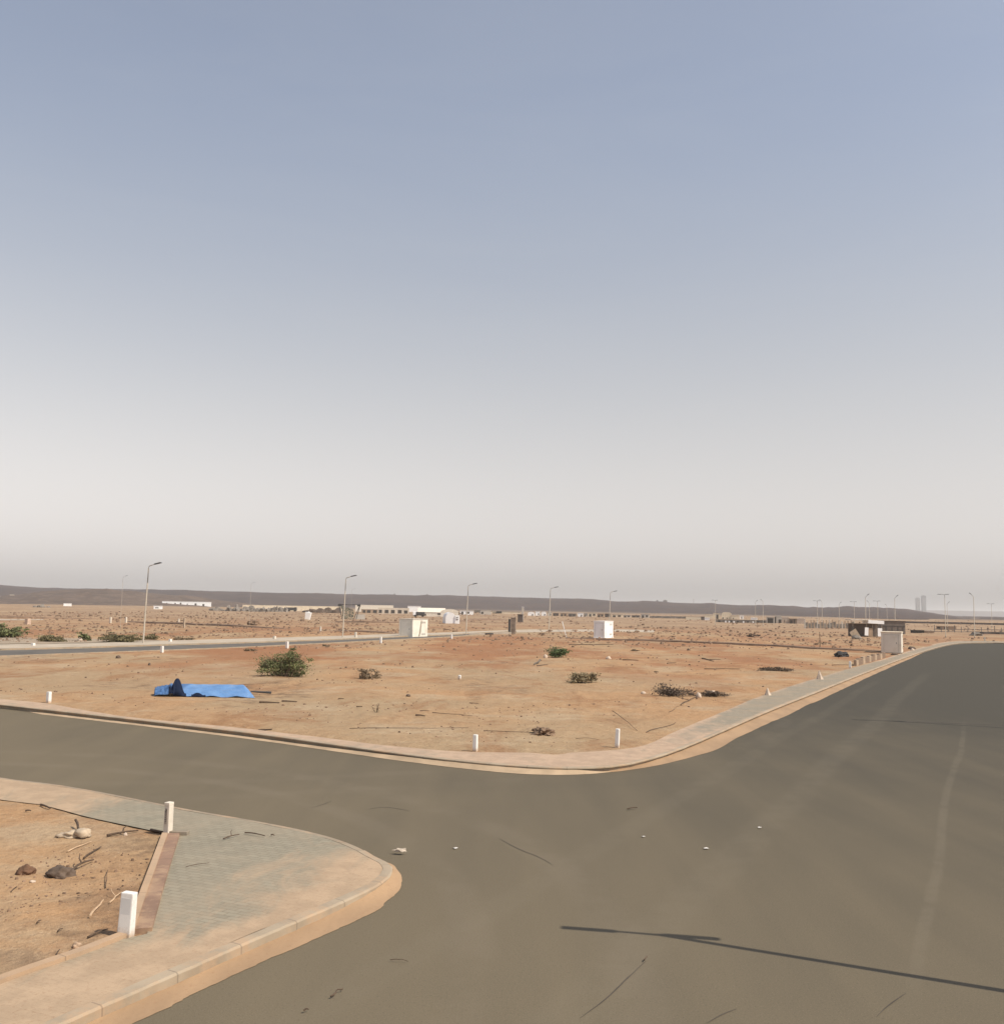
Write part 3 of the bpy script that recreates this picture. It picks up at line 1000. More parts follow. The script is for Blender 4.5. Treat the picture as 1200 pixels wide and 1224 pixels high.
shard(918, 831, 7, 9, "pointed pale stone behind the right pavement, nearer and lower of the two")
shard(980, 812, 7, 11, "taller pointed pale stone behind the right pavement, nearer the low block wall")
rock("rock", 769, 829.5, 6, 3.5, "small white stone at the left end of the dead brush heap", M_PALEROCK)
rock("rock", 835, 835, 7, 7, "pale upright rock at the right end of the dead brush heap", M_PALEROCK)
rock("rock", 851, 827.5, 9, 2.5, "flat pale stone just behind the dead brush", M_PALEROCK)
rock("rock", 31, 1044, 18, 10, "reddish brown rock at the left of the dark boulder on the near plot", simple("red_rock", (.13, .07, .04), .95, .3, 6, bump=.5))
rock("rock", 39, 1056, 7, 3, "flat white pebble below the reddish brown rock on the near plot", M_PALEROCK)
rock("rock", 652, 787, 5, 5, "pale pink stone under the bright green shrub", M_PALEROCK)
rock("rock", 727, 788.5, 6, 4, "pale stone in the central plot right of the bright green shrub", M_PALEROCK)
rock("rock", 96, 766, 6, 4, "pale stone in front of the dark olive bush at the far left", M_PALEROCK)
rock("rock", 150, 998.5, 5, 4, "small pale stone at the end of the dark plank on the near plot", M_PALEROCK)
rock("rock", 823, 777, 4, 3, "black stone on the central plot below the cream buildings", M_ROCK)
rock("rock", 441, 1017.5, 11, 5, "dark topped flat stone at the tip of the paved corner", M_ROCK)
rock("rock", 92, 1132, 10, 7, "tan stone half buried on the edging of the near plot", simple("tan_rock", (.43, .3, .2), .95, .2, 6, bump=.4))
rock("rock", 141, 788, 6, 4, "black stone on the central plot under the middle road at left", M_ROCK)
rock("rock", 178.5, 796, 3, 4, "tiny black stone right of the other black stone at left", M_ROCK)
rock("rock", 488, 834, 5, 2.5, "dark clod right of the small twiggy seedling", M_ROCK)
rock("rock", 1090, 776, 8, 4, "dark stone heap beside the right hand kiosk", M_ROCK)
rock("rock", 1090.5, 777.5, 5, 3, "pale stone beside the right hand kiosk", M_PALEROCK)


STICK_SEED = [0]


def stick(u0, v0, u1, v1, label, thick=.018, mat=M_TWIG, sag=.04, lift=(.01, .01), cat="stick", name="stick", fork=False, z=None, bend=.03):
    zz_ = .14 if z is None else z
    a = at(u0, v0, zz_); b = at(u1, v1, zz_)
    a = on(a) if z is None else Vector((a.x, a.y, z)); b = on(b) if z is None else Vector((b.x, b.y, z))
    a.z += lift[0] + thick * .6; b.z += lift[1] + thick * .6
    n = 7; pts = []; thick *= .62; sag *= .3
    L = (b - a).length
    sd = rnd.uniform(0, 50); side = Vector((-(b - a).y, (b - a).x, 0)).normalized()
    for i in range(n):
        t = i / (n - 1); p = a.lerp(b, t)
        p += side * L * bend * mnoise.noise(Vector((t * 2.5, sd, 0))) + side * L * bend * .5 * mnoise.noise(Vector((t * 9, sd, 4))) + Vector((0, 0, sag * math.sin(t * math.pi)))
        pts.append(p - a)
    bm = bmesh.new()
    add_tube(bm, pts, [thick * (1 - .45 * i / (n - 1)) for i in range(n)], 6)
    if fork:
        m_ = pts[3]
        add_tube(bm, [m_, m_ + side * L * .13 + Vector((0, 0, .05)) + (b - a) * .1, m_ + side * L * .2 + (b - a) * .25 + Vector((0, 0, .07))], [thick * .7, thick * .5, thick * .3], 5)
    o = obj(name, bm, mat); o.location = a
    return tag(o, label, cat)


ROADZ = .008
# near plot
stick(128, 1001, 165, 994.5, "thick dark stick pointing at the plate-marked post on the near plot", .035, fork=True)
stick(100, 1027, 121, 1015, "dark crooked stick in the middle of the near plot", .025)
stick(80, 1020, 110, 1009, "pale bleached stick left of the crooked dark one on the near plot", .02, M_PALETWIG)
stick(84, 1043, 112, 1030, "arching dark branch rising from the dark boulder on the near plot", .03, sag=.12, fork=True)
stick(126, 1062, 128, 1041, "thin upright-leaning dark twig on the near plot", .012)
stick(107, 1098, 124, 1078, "pale bone-coloured stick left of the largest white post", .025, M_PALETWIG)
stick(131, 1081, 145, 1068, "forked pale stick touching the largest white post's left side", .02, M_PALETWIG, fork=True)
stick(105, 1122, 129, 1112, "dark stick lying left of the foot of the largest white post", .02)
stick(66, 1148, 71, 1136, "short dark twig low on the near plot", .014)
stick(69, 1115, 75, 1112, "tiny dark twig in the lower middle of the near plot", .016)
stick(44, 1106, 49, 1103, "tiny dark twig at the lower left of the near plot", .016)
stick(13, 1066, 20, 1062, "tiny dark twig at the left edge of the near plot", .014)
stick(30, 971, 37, 970.5, "short dark chip near the top edge of the near plot", .03)
stick(49, 963, 60, 968, "dark rag-like bark strip at the upper edge of the near plot", .035)
stick(180, 994, 196, 996.5, "dark wedge added as the shadow left of the plate-marked post", .045, sag=0)  # dark bar put in for the shadow the post casts
rock("boulder", 72, 1046, 28, 14, "rounded dark boulder in the middle of the near plot", M_ROCK, "boulder")
p = on(pat(90, 1001)); bm = bmesh.new()
add_rock(bm, (-.1, 0, .03), (.17, .1, .07), 4, 3, .6); add_rock(bm, (.12, .04, .05), (.15, .12, .08), 9, 3, .6)
o = obj("crumpled_cloth", bm, simple("pale_cloth", (.44, .35, .25), .9, .12, 9), smooth=True); o.location = p
tag(o, "crumpled pale cloth lying at the top of the near plot", "cloth")
stick(90, 989, 97, 1000, "short black stump standing behind the crumpled pale cloth", .04, sag=.0, lift=(.1, 0), mat=M_TWIG)
stick(78, 1147, 86, 1139, "dark splinter by the tan stone on the near plot edging", .04, sag=.05)
# on the paved corner
PZ = .15
stick(267, 1004.5, 286, 999, "forked dark twig on the grey pavers, left of the longer twig", .018, z=PZ, fork=True)
stick(293, 997, 317, 1001, "longer flat dark twig on the grey pavers", .02, z=PZ)
stick(324, 1000, 328, 1000.5, "tiny dark chip at the right end of the twigs on the grey pavers", .02, z=PZ)
stick(222, 1038, 250, 1033, "thin grey twig on the grey pavers near the brown edging", .008, z=PZ)
# on the asphalt
stick(396, 1194, 411, 1184, "curved black twig on the asphalt near the lower edge", .014, z=ROADZ, bend=.3)
stick(363, 1211, 369, 1209.5, "small black chip on the asphalt near the lower edge", .016, z=ROADZ)
stick(466, 1149.5, 488, 1150.5, "thin brown twig on the asphalt right of the paved corner", .008, z=ROADZ, bend=.2)
stick(750, 968.5, 762, 966.8, "dark brown stick on the asphalt in front of the far kerb bend", .022, z=ROADZ)
stick(770, 1150, 774, 1146, "tiny dark chip at the upper end of the long crack", .014, z=ROADZ)


def litter(u, v, wpx, label):
    p = at(u, v); s = scale_at(p); w = wpx * s * .8
    bm = bmesh.new(); bmesh.ops.create_grid(bm, x_segments=4, y_segments=3, size=1)
    for q in bm.verts:
        q.co = Vector((q.co.x * w * .5, q.co.y * w * .35, .012 + .02 * abs(mnoise.noise(Vector((q.co.x * 2 + u, q.co.y * 2, v))))))
    ge = bmesh.ops.solidify(bm, geom=bm.faces[:], thickness=.004)
    o = obj("paper_scrap", bm, M_PAPER); o.location = (p.x, p.y, .004); o.rotation_euler = (0, 0, rnd.uniform(0, 1))
    return tag(o, label, "litter", "white litter scraps on the asphalt")


litter(544, 1015, 7, "white paper scrap on the asphalt, leftmost on the junction")
litter(844, 1015.5, 7, "white paper scrap on the asphalt below the far kerb bend, lowest at right")
litter(908, 990.5, 5, "white paper scrap on the asphalt nearest the right pavement")
litter(769, 1001.2, 5, "faint small white scrap left of the two scraps at right on the asphalt")
rock("rubble_heap", 474, 1025.5, 22, 6, "low heap of pinkish sand and stones on the asphalt off the corner tip", M_DRIFT, "sand heap", depth=.22)
p = at(479, 1022); bm = bmesh.new(); add_rock(bm, (0, 0, .035), (.10, .05, .035), 6, 2, .8)
o = obj("torn_paper_bag", bm, simple("dusty_paper", (.47, .40, .32), .8, .15, 20)); o.location = (p.x, p.y, .03); tag(o, "torn white paper bag on the sand heap off the corner tip", "litter")


# cracks in the asphalt and one painted lamp shadow: narrow tar-dark strips
def crack(pts, w):  # also lays the painted lamp shadow strip
    line = [Vector((q.x, q.y, 0)) for q in polyline_resample(smooth_line(P(*pts), 2), .12)]
    verts = []; n = len(line); ns = normals2d(line)
    for i, (q, nn) in enumerate(zip(line, ns)):
        ww = w * (.35 + .65 * math.sin(math.pi * min(1, max(0, i / (n - 1))) ) ) * (1 + .4 * mnoise.noise(Vector((i * .5, 0, 1))))
        j = nn * .012 * mnoise.noise(Vector((i * .35, 2, 1)))
        verts += [q + j + nn * ww + Vector((0, 0, .0045)), q + j - nn * ww + Vector((0, 0, .0045))]
    return rawobj("road_crack_and_shadow", verts, [(2 * i, 2 * i + 2, 2 * i + 3, 2 * i + 1) for i in range(n - 1)], M_CRACK_AND_SHADOW, kind='structure')


crack(((693, 1218), (725, 1195), (750, 1170), (771, 1150)), .008)
crack(((597, 1003), (620, 1016), (645, 1025), (660, 1034)), .008)
crack(((845, 1224), (863, 1213), (880, 1207)), .007)
crack(((1048, 1216), (1062, 1202), (1083, 1188)), .007)
crack(((372, 966), (384, 963), (396, 958)), .01)
crack(((440, 968), (455, 965), (470, 966), (490, 970)), .009)

crack(((1018, 860.6), (1080, 862.6), (1140, 864.8), (1215, 867.4)), .075)  # second lamp's faint shadow, strengthened by a painted dark strip
# central plot sticks
stick(310, 840.3, 334, 841.2, "long flat dark plank left of the other plank below the blue tarpaulin", .06, sag=.02, name="plank", cat="plank")
stick(337, 839, 355, 840, "flat dark plank right of the other plank below the blue tarpaulin", .055, sag=.02, name="plank", cat="plank")
stick(309, 870.5, 325, 871.3, "black flat piece of wood at the back of the left far pavement", .06, sag=0)
stick(404, 837.5, 411, 837.5, "short brown stick left of the twiggy seedling, upper one", .04)
stick(426, 845.2, 433, 845.5, "short brown stick left of the twiggy seedling, lower one", .04)
stick(497, 856, 508, 857, "dark stick right of the twiggy seedling near the pavement", .05)
stick(502, 850.5, 513, 850.6, "thin brown stick right of the twiggy seedling, upper one", .025)
stick(561, 841, 572, 841, "short brown stick in the middle of the central plot", .03)
stick(515, 853, 565, 857, "long thin root trailing across the central plot", .02, bend=.1, sag=.02)
stick(418, 872, 560, 873, "very long thin root along the front of the central plot", .018, bend=.04, sag=.01)
stick(578, 876.5, 640, 879, "long thin dark root left of the brown clod heap", .018, bend=.05, sag=.01)
stick(688, 883.5, 716, 885, "arching thin root between the clod heap and the tapering post", .013, sag=.12)
stick(731, 858, 764, 874, "curved bare twig rising behind the tapering white post", .018, sag=.06, lift=(.3, 0))
stick(744, 790, 763, 791, "dark stick right of the pale stone in the central plot", .07)
stick(782, 802.5, 787, 803, "short dark stick behind the dead brush", .06)
stick(797, 794.5, 808, 793.5, "short dark stick farther back behind the dead brush", .06)
stick(814, 843.5, 832, 834.5, "dark branch leaning against the pale upright rock", .035, fork=True)
stick(800, 852, 815, 843, "thin curved root in front of the pale upright rock", .013)
stick(839, 788, 853, 791, "grey-brown branch on the central plot below the cream buildings", .08, fork=True)
stick(842, 800, 884, 800, "very long brown branch lying in front of the flat dead brush", .05, bend=.05)
stick(840, 880, 888, 866, "long root along the back of the right pavement", .025, bend=.05)
stick(775, 876, 810, 864, "thin root behind the bend of the far pavement", .02, bend=.08)
stick(994, 796, 1014, 795.5, "black stick left of the post by the low block wall", .05)
stick(324, 830.8, 300, 830.2, "dark pipe sticking out from the right end of the blue tarpaulin", .09, M_DARKGREY, sag=0, bend=0, lift=(.05, .08), cat="pipe", name="pipe")
stick(645, 791.5, 638, 796.5, "grey driftwood stump below the bright green shrub", .1, simple("grey_wood", (.12, .1, .08), .9, .2, 5), lift=(.1, 0))
stick(642, 797.5, 655, 795.5, "dark stick beside the grey driftwood stump", .05)
stick(672, 752, 677, 762, "white leaning stake left of the bright white cabinet", .1, M_WHITE, lift=(1.3, 0), sag=0, cat="stake", name="stake", bend=0)
stick(533, 753.5, 538, 753.5, "dark flat piece of wood, left of two, on the ground right of the cream kiosk", .14)
stick(541, 755, 547, 755, "dark flat piece of wood, right of two, on the ground right of the cream kiosk", .16)
stick(680, 771, 733, 771.3, "long dark beam lying in front of the bright white cabinet", .09, sag=0, bend=.01, cat="beam", name="beam")

# brown clod heaps
rock("earth_heap", 649, 879.5, 20, 7.5, "small pile of brown clods left of the tapering white post", M_CLOD, "earth heap", depth=.35, rough=.7)
rock("earth_heap", 1006, 785.5, 15, 7, "black hump of dumped material beside the right kiosk", M_BLACKCLOTH, "dumped heap", depth=.9)
rock("earth_heap", 304, 747.5, 14, 6, "brown heap of stones in the far left plot below the rubble", M_CLOD, "earth heap", rough=.7)
rock("earth_heap", 120, 733, 5, 2.5, "small dark heap on the far plain left of the tallest lamp", M_CLOD, "earth heap")
rock("earth_heap", 82, 752, 6, 2.5, "small black lump in the far left plot above the olive bush", M_CLOD, "earth heap")
rock("earth_heap", 1167, 760, 14, 4, "low grey bush-like heap beyond the end of the road", M_RUBBLE, "earth heap")
rock("earth_heap", 428, 747, 5, 2.5, "tiny dark heap below the netted shelter", M_CLOD, "earth heap")


# ------------------------------------------------------------------ plants
def shrub(name, u, v, wpx, hpx, label, leafm, n, leaf, cat="bush", flat=.62, gaps=.35, stems=9, seed=1, group=None, tall=None, dwn=.15, spread=.95):
    p = on(pat(u, v), -.02); s = scale_at(p)
    W = wpx * s / 2; H = hpx * s
    rg = random.Random(seed)
    t = thing(name, label, cat, p, rg.uniform(-.2, .2), group)
    bm = bmesh.new(); tips = []
    for k in range(stems):
        a = rg.uniform(0, 2 * math.pi); r = W * rg.uniform(.25, .9)
        tip = Vector((math.cos(a) * r, math.sin(a) * r * flat, H * rg.uniform(.35, .98) * (1 - .30 * (r / W) ** 2)))
        mid = Vector((tip.x * .35, tip.y * .35, tip.z * .55))
        b0 = Vector((tip.x * rg.uniform(.05, .4), tip.y * rg.uniform(.05, .4), -.02)); mid = Vector((tip.x * .5, tip.y * .5, tip.z * rg.uniform(.35, .6)))
        add_tube(bm, [b0, mid, tip], [.013 * H + .005, .009 * H + .003, .004], 5)
        tips.append((mid, tip))
        for q in range(2):
            tw = mid.lerp(tip, rg.uniform(.2, .8)); e = tw + Vector((rg.uniform(-1, 1) * W * .35, rg.uniform(-1, 1) * W * .3, rg.uniform(0, .25) * H))
            add_tube(bm, [tw, e], [.008 * H + .003, .004], 4); tips.append((tw, e))
    obj("stem", bm, M_BARK, t)
    # leaf clumps round the twigs
    verts = []; faces = []; tone = []
    clumps = []
    for k in range(max(10, int(stems * 4.5))):
        mid, tip = rg.choice(tips)
        c = mid.lerp(tip, rg.uniform(.0, 1.1)); c.z *= rg.uniform(.25, 1.05) if rg.random() < .6 else 1; c = Vector((c.x * spread + rg.gauss(0, .06) * W, c.y + rg.gauss(0, .08) * W, max(H * dwn, c.z + rg.gauss(0, .06) * H)))
        clumps.append((c, rg.uniform(.08, .30), rg.random()))
    for i in range(n):
        c, cr, tn = rg.choice(clumps)
        d = Vector((rg.gauss(0, 1), rg.gauss(0, 1), rg.gauss(0, .6))) * cr * .55
        q = c + Vector((d.x * W, d.y * W * flat, d.z * H * .7))
        if q.z < .01: q.z = rg.uniform(.01, .1) * H
        nn = Vector((rg.gauss(0, 1), rg.gauss(0, 1), rg.gauss(0, 1))).normalized()
        x = nn.orthogonal().normalized(); y = nn.cross(x)
        ang = rg.uniform(0, 6.28); x, y = x * math.cos(ang) + y * math.sin(ang), -x * math.sin(ang) + y * math.cos(ang)
        sz = leaf * rg.uniform(.5, 1.25)
        b = len(verts)
        verts += [q - x * sz, q + y * sz * .45, q + x * sz, q - y * sz * .45]
        faces.append((b, b + 1, b + 2, b + 3))
        tv = min(1, max(0, .55 * tn + .45 * rg.random())); tone += [tv] * 4
    rawobj("foliage", verts, faces, leafm, parent=t, attrs={'tone': tone})
    return t


shrub("green_bush", 338, 809, 74, 36, "large dark green bush standing right of the blue tarpaulin", M_LEAF, 7500, .055, seed=3, stems=20, dwn=.06)
shrub("dry_bush", 437, 811, 36, 17, "small grey dry bush right of the large green bush", M_DRY, 900, .06, "dry bush", seed=5)
shrub("green_bush", 666, 786.5, 40, 15, "bright green low shrub below the middle of the hills", M_LEAF2, 1900, .075, "shrub", seed=8, stems=12)
shrub("grass_tuft", 697, 817, 43, 13, "wide straw-coloured tuft in the central plot under the green shrub", M_STRAW, 1900, .075, "grass tuft", seed=11, stems=16)
shrub("dead_brush", 806, 833, 70, 14, "long dark heap of dead brush behind the far pavement bend", simple("dead_brown", (.105, .078, .058), .95, .3, 4), 1700, .055, "dead brush", seed=13, stems=20, spread=.8)
shrub("dead_brush", 855, 833.5, 50, 7, "flat trail of dead twigs right of the pale upright rock", simple("dead_brown", (.105, .078, .058)), 900, .05, "dead brush", seed=14, stems=16)
shrub("dead_brush", 926, 802, 52, 7, "flat dark dead brush left of the taller pointed stone", simple("dead_brown", (.105, .078, .058)), 1100, .07, "dead brush", seed=15, stems=16)
shrub("olive_bush", 62, 767, 44, 10, "wide olive bush behind the short fat white post", M_OLIVE, 1700, .12, seed=21, stems=14)
shrub("olive_bush", 101, 766, 20, 10, "small dark bush between the two wide olive bushes at left", M_LEAF, 900, .12, seed=22)
shrub("olive_bush", 140, 767.5, 58, 13, "widest olive bush left of the tallest lamp", M_OLIVE, 2400, .12, seed=23, stems=16)
shrub("olive_bush", 178, 764.5, 34, 6, "flat olive bush around the foot of the tallest lamp", M_OLIVE, 900, .11, seed=24)
shrub("dry_bush", 220, 765, 34, 7, "sparse dry bush right of the tallest lamp's foot", M_DRY, 700, .1, "dry bush", seed=25)
shrub("dark_bush", 4, 762, 50, 17, "dark bush cut by the left edge of the picture", M_LEAF, 3400, .14, seed=26, stems=16)
shrub("dry_bush", 900, 761.5, 20, 6, "small dark bush on the far plain below the pale tents", simple("dead_brown", (.105, .078, .058)), 500, .12, "dry bush", seed=27)
shrub("seedling", 450, 850.5, 14, 15, "tiny twiggy seedling alone on the central plot", M_DRY, 60, .03, "seedling", seed=31, stems=5)
shrub("dry_bush", 545, 735.8, 20, 4, "faint scrub beside the arched white hut", M_DRY, 160, .4, "dry bush", seed=33)
for k, (u, v, w, h, lb) in enumerate(((760, 779, 14, 3, "low dry tuft in the central plot left of the black stone"), (985, 770, 16, 3, "low dry tuft behind the thin stake at right"),
                                      (300, 779, 22, 4, "low dry tuft behind the blue tarpaulin near the middle road"), (390, 773, 12, 3, "low dry tuft on the bank right of the big green bush"))):
    shrub("dry_tuft", u, v, w, h, lb, M_DRY, 260, .08, "dry tuft", seed=40 + k, stems=6)

# thin stake with a dark foot
p = on(pat(980, 775.5)); s = scale_at(p)
t = thing("stake", "thin bare stake with a dark clump at its foot left of the right kiosk", "stake", p)
bm = bmesh.new(); add_tube(bm, [(0, 0, -.1), (.01, 0, 1.0), (-.02, 0, 20 * s)], [.045, .04, .03], 6); obj("stem", bm, M_TWIG, t)
bm = bmesh.new(); add_rock(bm, (0, 0, .08), (.16, .16, .22), 3); obj("clump", bm, M_CLOD, t)

# loose stones and twigs no one could count
bm = bmesh.new(); rg = random.Random(99)
def speck(p, r, seed):
    k = rg.uniform(.5, 1)
    a = rg.uniform(0, 3.14)
    rj = [rg.uniform(.65, 1.2) * r for q in range(6)]
    hh_ = r * rg.uniform(.3, .95)
    vs = [bm.verts.new(p + Vector((math.cos(a + q * 1.047) * rj[q], math.sin(a + q * 1.047) * rj[q] * k, -.012))) for q in range(6)]
    tp = [bm.verts.new(p + Vector((math.cos(a + q * 1.047) * rj[q] * .62, math.sin(a + q * 1.047) * rj[q] * k * .62, hh_ * rg.uniform(.75, 1.1)))) for q in range(6)]
    for q in range(6): bm.faces.new((vs[q], vs[(q + 1) % 6], tp[(q + 1) % 6], tp[q]))
    bm.faces.new(tp)
pts = []; speckf = []
for i in range(6500):
    if rg.random() < .13: u, v = rg.uniform(-30, 190), rg.uniform(965, 1170)
    else: u, v = rg.uniform(-60, 1160), 736 + (u * 0) + 162 * rg.random() ** 1.9
    q = pat(u, v); pts.append(q)
zx = np.array([q.x for q in pts]); zy = np.array([q.y for q in pts])
dz = np.minimum(sdist(zx, zy, main_zone), sdist(zx, zy, mid_zone) + 1.5)
zz = ground_z(zx, zy)
clus = vnoise(zx * .25, zy * .25, 31)
for q, d_, z_, c_ in zip(pts, dz, zz, clus):
    if d_ < 2.9 or c_ < -.1 + .25 * rg.random(): continue
    speck(Vector((q.x, q.y, z_)), min(.45, (.010 + .00085 * q.y)) * rg.choice((.5, .6, .7, .8, 1, 1.5)), 0)
for i in range(7000):
    q = pat(rg.uniform(-60, 1250), 731.5 + 45 * rg.random() ** 1.35)
    if q.y < 75: continue
    zone = q; d1 = vnoise(np.array([q.x * .02]), np.array([q.y * .02]), 41)[0]
    if d1 < -.15 + rg.uniform(-.2, .2): continue
    pts.append(q); speckf.append((q, min(.55, .0021 * q.y) * rg.choice((.35, .45, .5, .6, .8, 1.0))))
fx = np.array([q.x for q, r in speckf]); fy = np.array([q.y for q, r in speckf])
fd_ = np.minimum(sdist(fx, fy, main_zone), sdist(fx, fy, mid_zone)); fz_ = ground_z(fx, fy)
for (q, r), d_, z_ in zip(speckf, fd_, fz_):
    if d_ > 3.2: speck(Vector((q.x, q.y, z_)), r, 0)
o = obj("loose_stones", bm, simple("loose_stone", (.215, .14, .09), .95, .5, .9), kind='stuff')

# ------------------------------------------------------------------ blue tarpaulin
def tarpaulin():
    p = on(pat(184, 832.5)); s = scale_at(p)
    nx, ny = 120, 36
    Wt = 119 * s; Dt = 2.6
    verts = []; 
    for i in range(nx):
        x = Wt * i / (nx - 1)
        for j in range(ny):
            t = j / (ny - 1)
            y = Dt * t
            f = x / Wt
            # flat raised sheet on the right
            z = .04 + .30 * min(1, t * 1.15) ** .9
            z *= 1.0 if f > .36 else 1.0
            if f > .93: z *= max(.12, 1 - ((f - .93) / .07) ** 1.3 * .8)
            # two humps whose fronts are coloured near-black for the shaded inside of the cloth
            a = math.exp(-abs((f - .225) / .062) ** 2.5) * .74 * min(1, (t / .16) ** .6) * max(0, 1 - max(0, t - .18) / .22)
            a2 = math.exp(-abs((f - .435) / .055) ** 2.4) * .19 * min(1, (t / .07) ** .6) * max(0, 1 - t / .8)
            if f < .2: z = .03
            elif f < .28: z = .03 + (z - .03) * (f - .2) / .08
            if f < .19:
                k = f / .19
                z = max(z, (.27 + .16 * k ** 1.5) * min(1, .30 + t * 2.6) * min(1, f / .008 + .25))
                z += (.10 * mnoise.noise(Vector((x * 5, y * 4, 2))) + .07 * mnoise.noise(Vector((x * 11, y * 9, 7)))) * min(1, t * 5 + .35)
            z = max(z, a, a2) if f > .16 else z + a
            z += (.018 + .045 * min(1, max(0, (f - .3) * 6))) * mnoise.noise(Vector((x * 1.9, y * 1.6, 4)))
            yy = y + .10 * mnoise.noise(Vector((x * .9, 0, 8))) * (1 - t) - (.12 if f < .2 else 0) * (1 - t)
            yy *= .42 + .58 * min(1, max(0, (f - .16) / .10))
            verts.append((x - .31 * yy, yy, max(.015, z)))
    faces = [(i * ny + j, (i + 1) * ny + j, (i + 1) * ny + j + 1, i * ny + j + 1) for i in range(nx - 1) for j in range(ny - 1)]
    o = rawobj("tarpaulin", verts, faces, M_TARP, smooth=True)
    simple('tarp_shaded_inside', (.010, .017, .040), .85, .15, 4).node_tree.nodes['Principled BSDF'].inputs['Specular IOR Level'].default_value = .1
    o.data.materials.append(simple('tarp_shaded_inside', (.010, .017, .040), .85, .15, 4))
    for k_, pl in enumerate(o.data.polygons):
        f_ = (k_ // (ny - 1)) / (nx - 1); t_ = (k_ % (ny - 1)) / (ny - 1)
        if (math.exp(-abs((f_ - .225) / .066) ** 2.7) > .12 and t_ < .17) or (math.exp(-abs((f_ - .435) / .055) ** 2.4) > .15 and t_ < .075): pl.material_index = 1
    md = o.modifiers.new("thickness", 'SOLIDIFY'); md.thickness = .008
    o.location = p; o.rotation_euler = (0, 0, R(1.5))
    tag(o, "crumpled bright blue tarpaulin arched up on the sand", "tarpaulin")


tarpaulin()

# ------------------------------------------------------------------ street lamps
SUN_AZ = None
s0 = at(783, 1117); s1 = at(1200, 1185)
shd = (s0 - s1); shd.z = 0; shd.normalize()          # shadows fall this way
SUN_EL = R(51)
LAMP_H = 7.75


def lamp_single(label, loc, h, armdir, group, reach=.75, headl=.85, mats=(M_STEEL, M_DARKGREY), fat=1.0, tilt=.22):
    t = thing("street_lamp", label, "street lamp", loc, math.atan2(armdir.y, armdir.x), group)
    bm = bmesh.new()
    add_tube(bm, [(0, 0, -.2), (0, 0, .35), (0, 0, .36), (0, 0, h * .97)], [.11 * fat, .11 * fat, .085 * fat, .05 * fat], 10)
    obj("pole", bm, mats[0], t, smooth=True)
    bm = bmesh.new()
    add_tube(bm, [(0, 0, h * .965), (.05, 0, h * .985), (.16, 0, h * 1.0 - .05), (reach, 0, h - .05 + reach * tilt)], [.048 * fat, .045 * fat, .042 * fat, .038 * fat], 8)
    obj("arm", bm, mats[0], t, smooth=True)
    bm = bmesh.new()
    rot = Matrix.Rotation(-math.atan(tilt), 3, 'Y')
    add_box(bm, (reach - .05 + headl * .5, 0, h - .10 + (reach + headl * .5) * tilt), (headl, .28 * fat, .11 * fat), rot=rot, bev=.03, taper=.8)
    obj("lamp_head", bm, mats[1], t)
    return t


def lamp_double(label, loc, h, armdir, group, fat=1.0, pm=None):
    t = thing("double_street_lamp", label, "street lamp", loc, math.atan2(armdir.y, armdir.x), group)
    bm = bmesh.new()
    add_tube(bm, [(0, 0, -.1), (0, 0, .4), (0, 0, .41), (0, 0, h)], [.12 * fat, .12 * fat, .07 * fat, .048 * fat], 10); obj("pole", bm, pm or M_STEEL_D, t, smooth=True)
    for sg in (1, -1):
        bm = bmesh.new(); a = .55 if sg > 0 else .06
        add_tube(bm, [(0, 0, h - .05), (sg * a * .5, 0, h), (sg * a, 0, h + .03)], [.035 * fat, .034 * fat, .03 * fat], 7); obj("arm", bm, M_STEEL_D, t, smooth=True)
        bm = bmesh.new(); add_box(bm, (sg * (a + .33), 0, h - .01), (.70, .13 * fat, .09 * fat), bev=.025, taper=.85); obj("lamp_head", bm, M_DARKGREY, t)
    return t


# lamps along the middle road
rowdir = E1
for (ub, vb, lab, hh) in ((171, 769, "tallest street lamp, pale pole among the olive bushes at left", 1.0), (409.5, 762, "second street lamp of the middle road, above the netted shelter", 1.0),
                          (557, 757.6, "third street lamp of the middle road, above the arched white hut", 1.0), (656, 755, "fourth street lamp of the middle road, above the white leaning stake", 1.0),
                          (728, 752.2, "smallest street lamp of the middle road, above the bright white cabinet", 1.0)):
    q = on(pat(ub, vb)); t_ = lamp_single(lab, q, LAMP_H, rowdir, "street lamps along the middle road")
    t_.rotation_euler[1] = R(1.6)
# fainter lamps of the street behind
for (ut, vt, lab) in ((145, 690, "faint thin street lamp left of the tallest lamp"), (299, 698, "faint thin street lamp above the far rubble heaps"), (420, 705.5, "faint thin street lamp just right of the second lamp")):
    d_ = (LAMP_H - CAM_H) * 1200 / (hz(ut) - vt)
    q = on(far(ut, d_)); lamp_single(lab, q, LAMP_H, E1, "faint lamps of the street behind", .5, .5, fat=.3)
# the wide road's double lamps: their shadows reach into the picture
tip0 = at(672, 1110); tip1 = at(1019, 860.5)
spacing = tip1 - tip0; spacing.z = 0
Lsh = LAMP_H / math.tan(SUN_EL)
base0 = s0 - shd * (Lsh + .17); base0.z = 0
armv = at(672, 1109.5) - at(735, 1114.2); armv.z = 0; armv.normalize()
for k in range(-1, 3):
    q = base0 + spacing * k
    lamp_double("double headed street lamp beside the wide road, outside the picture's right edge", Vector((q.x, q.y, .14)), LAMP_H, armv, "double lamps along the wide road")
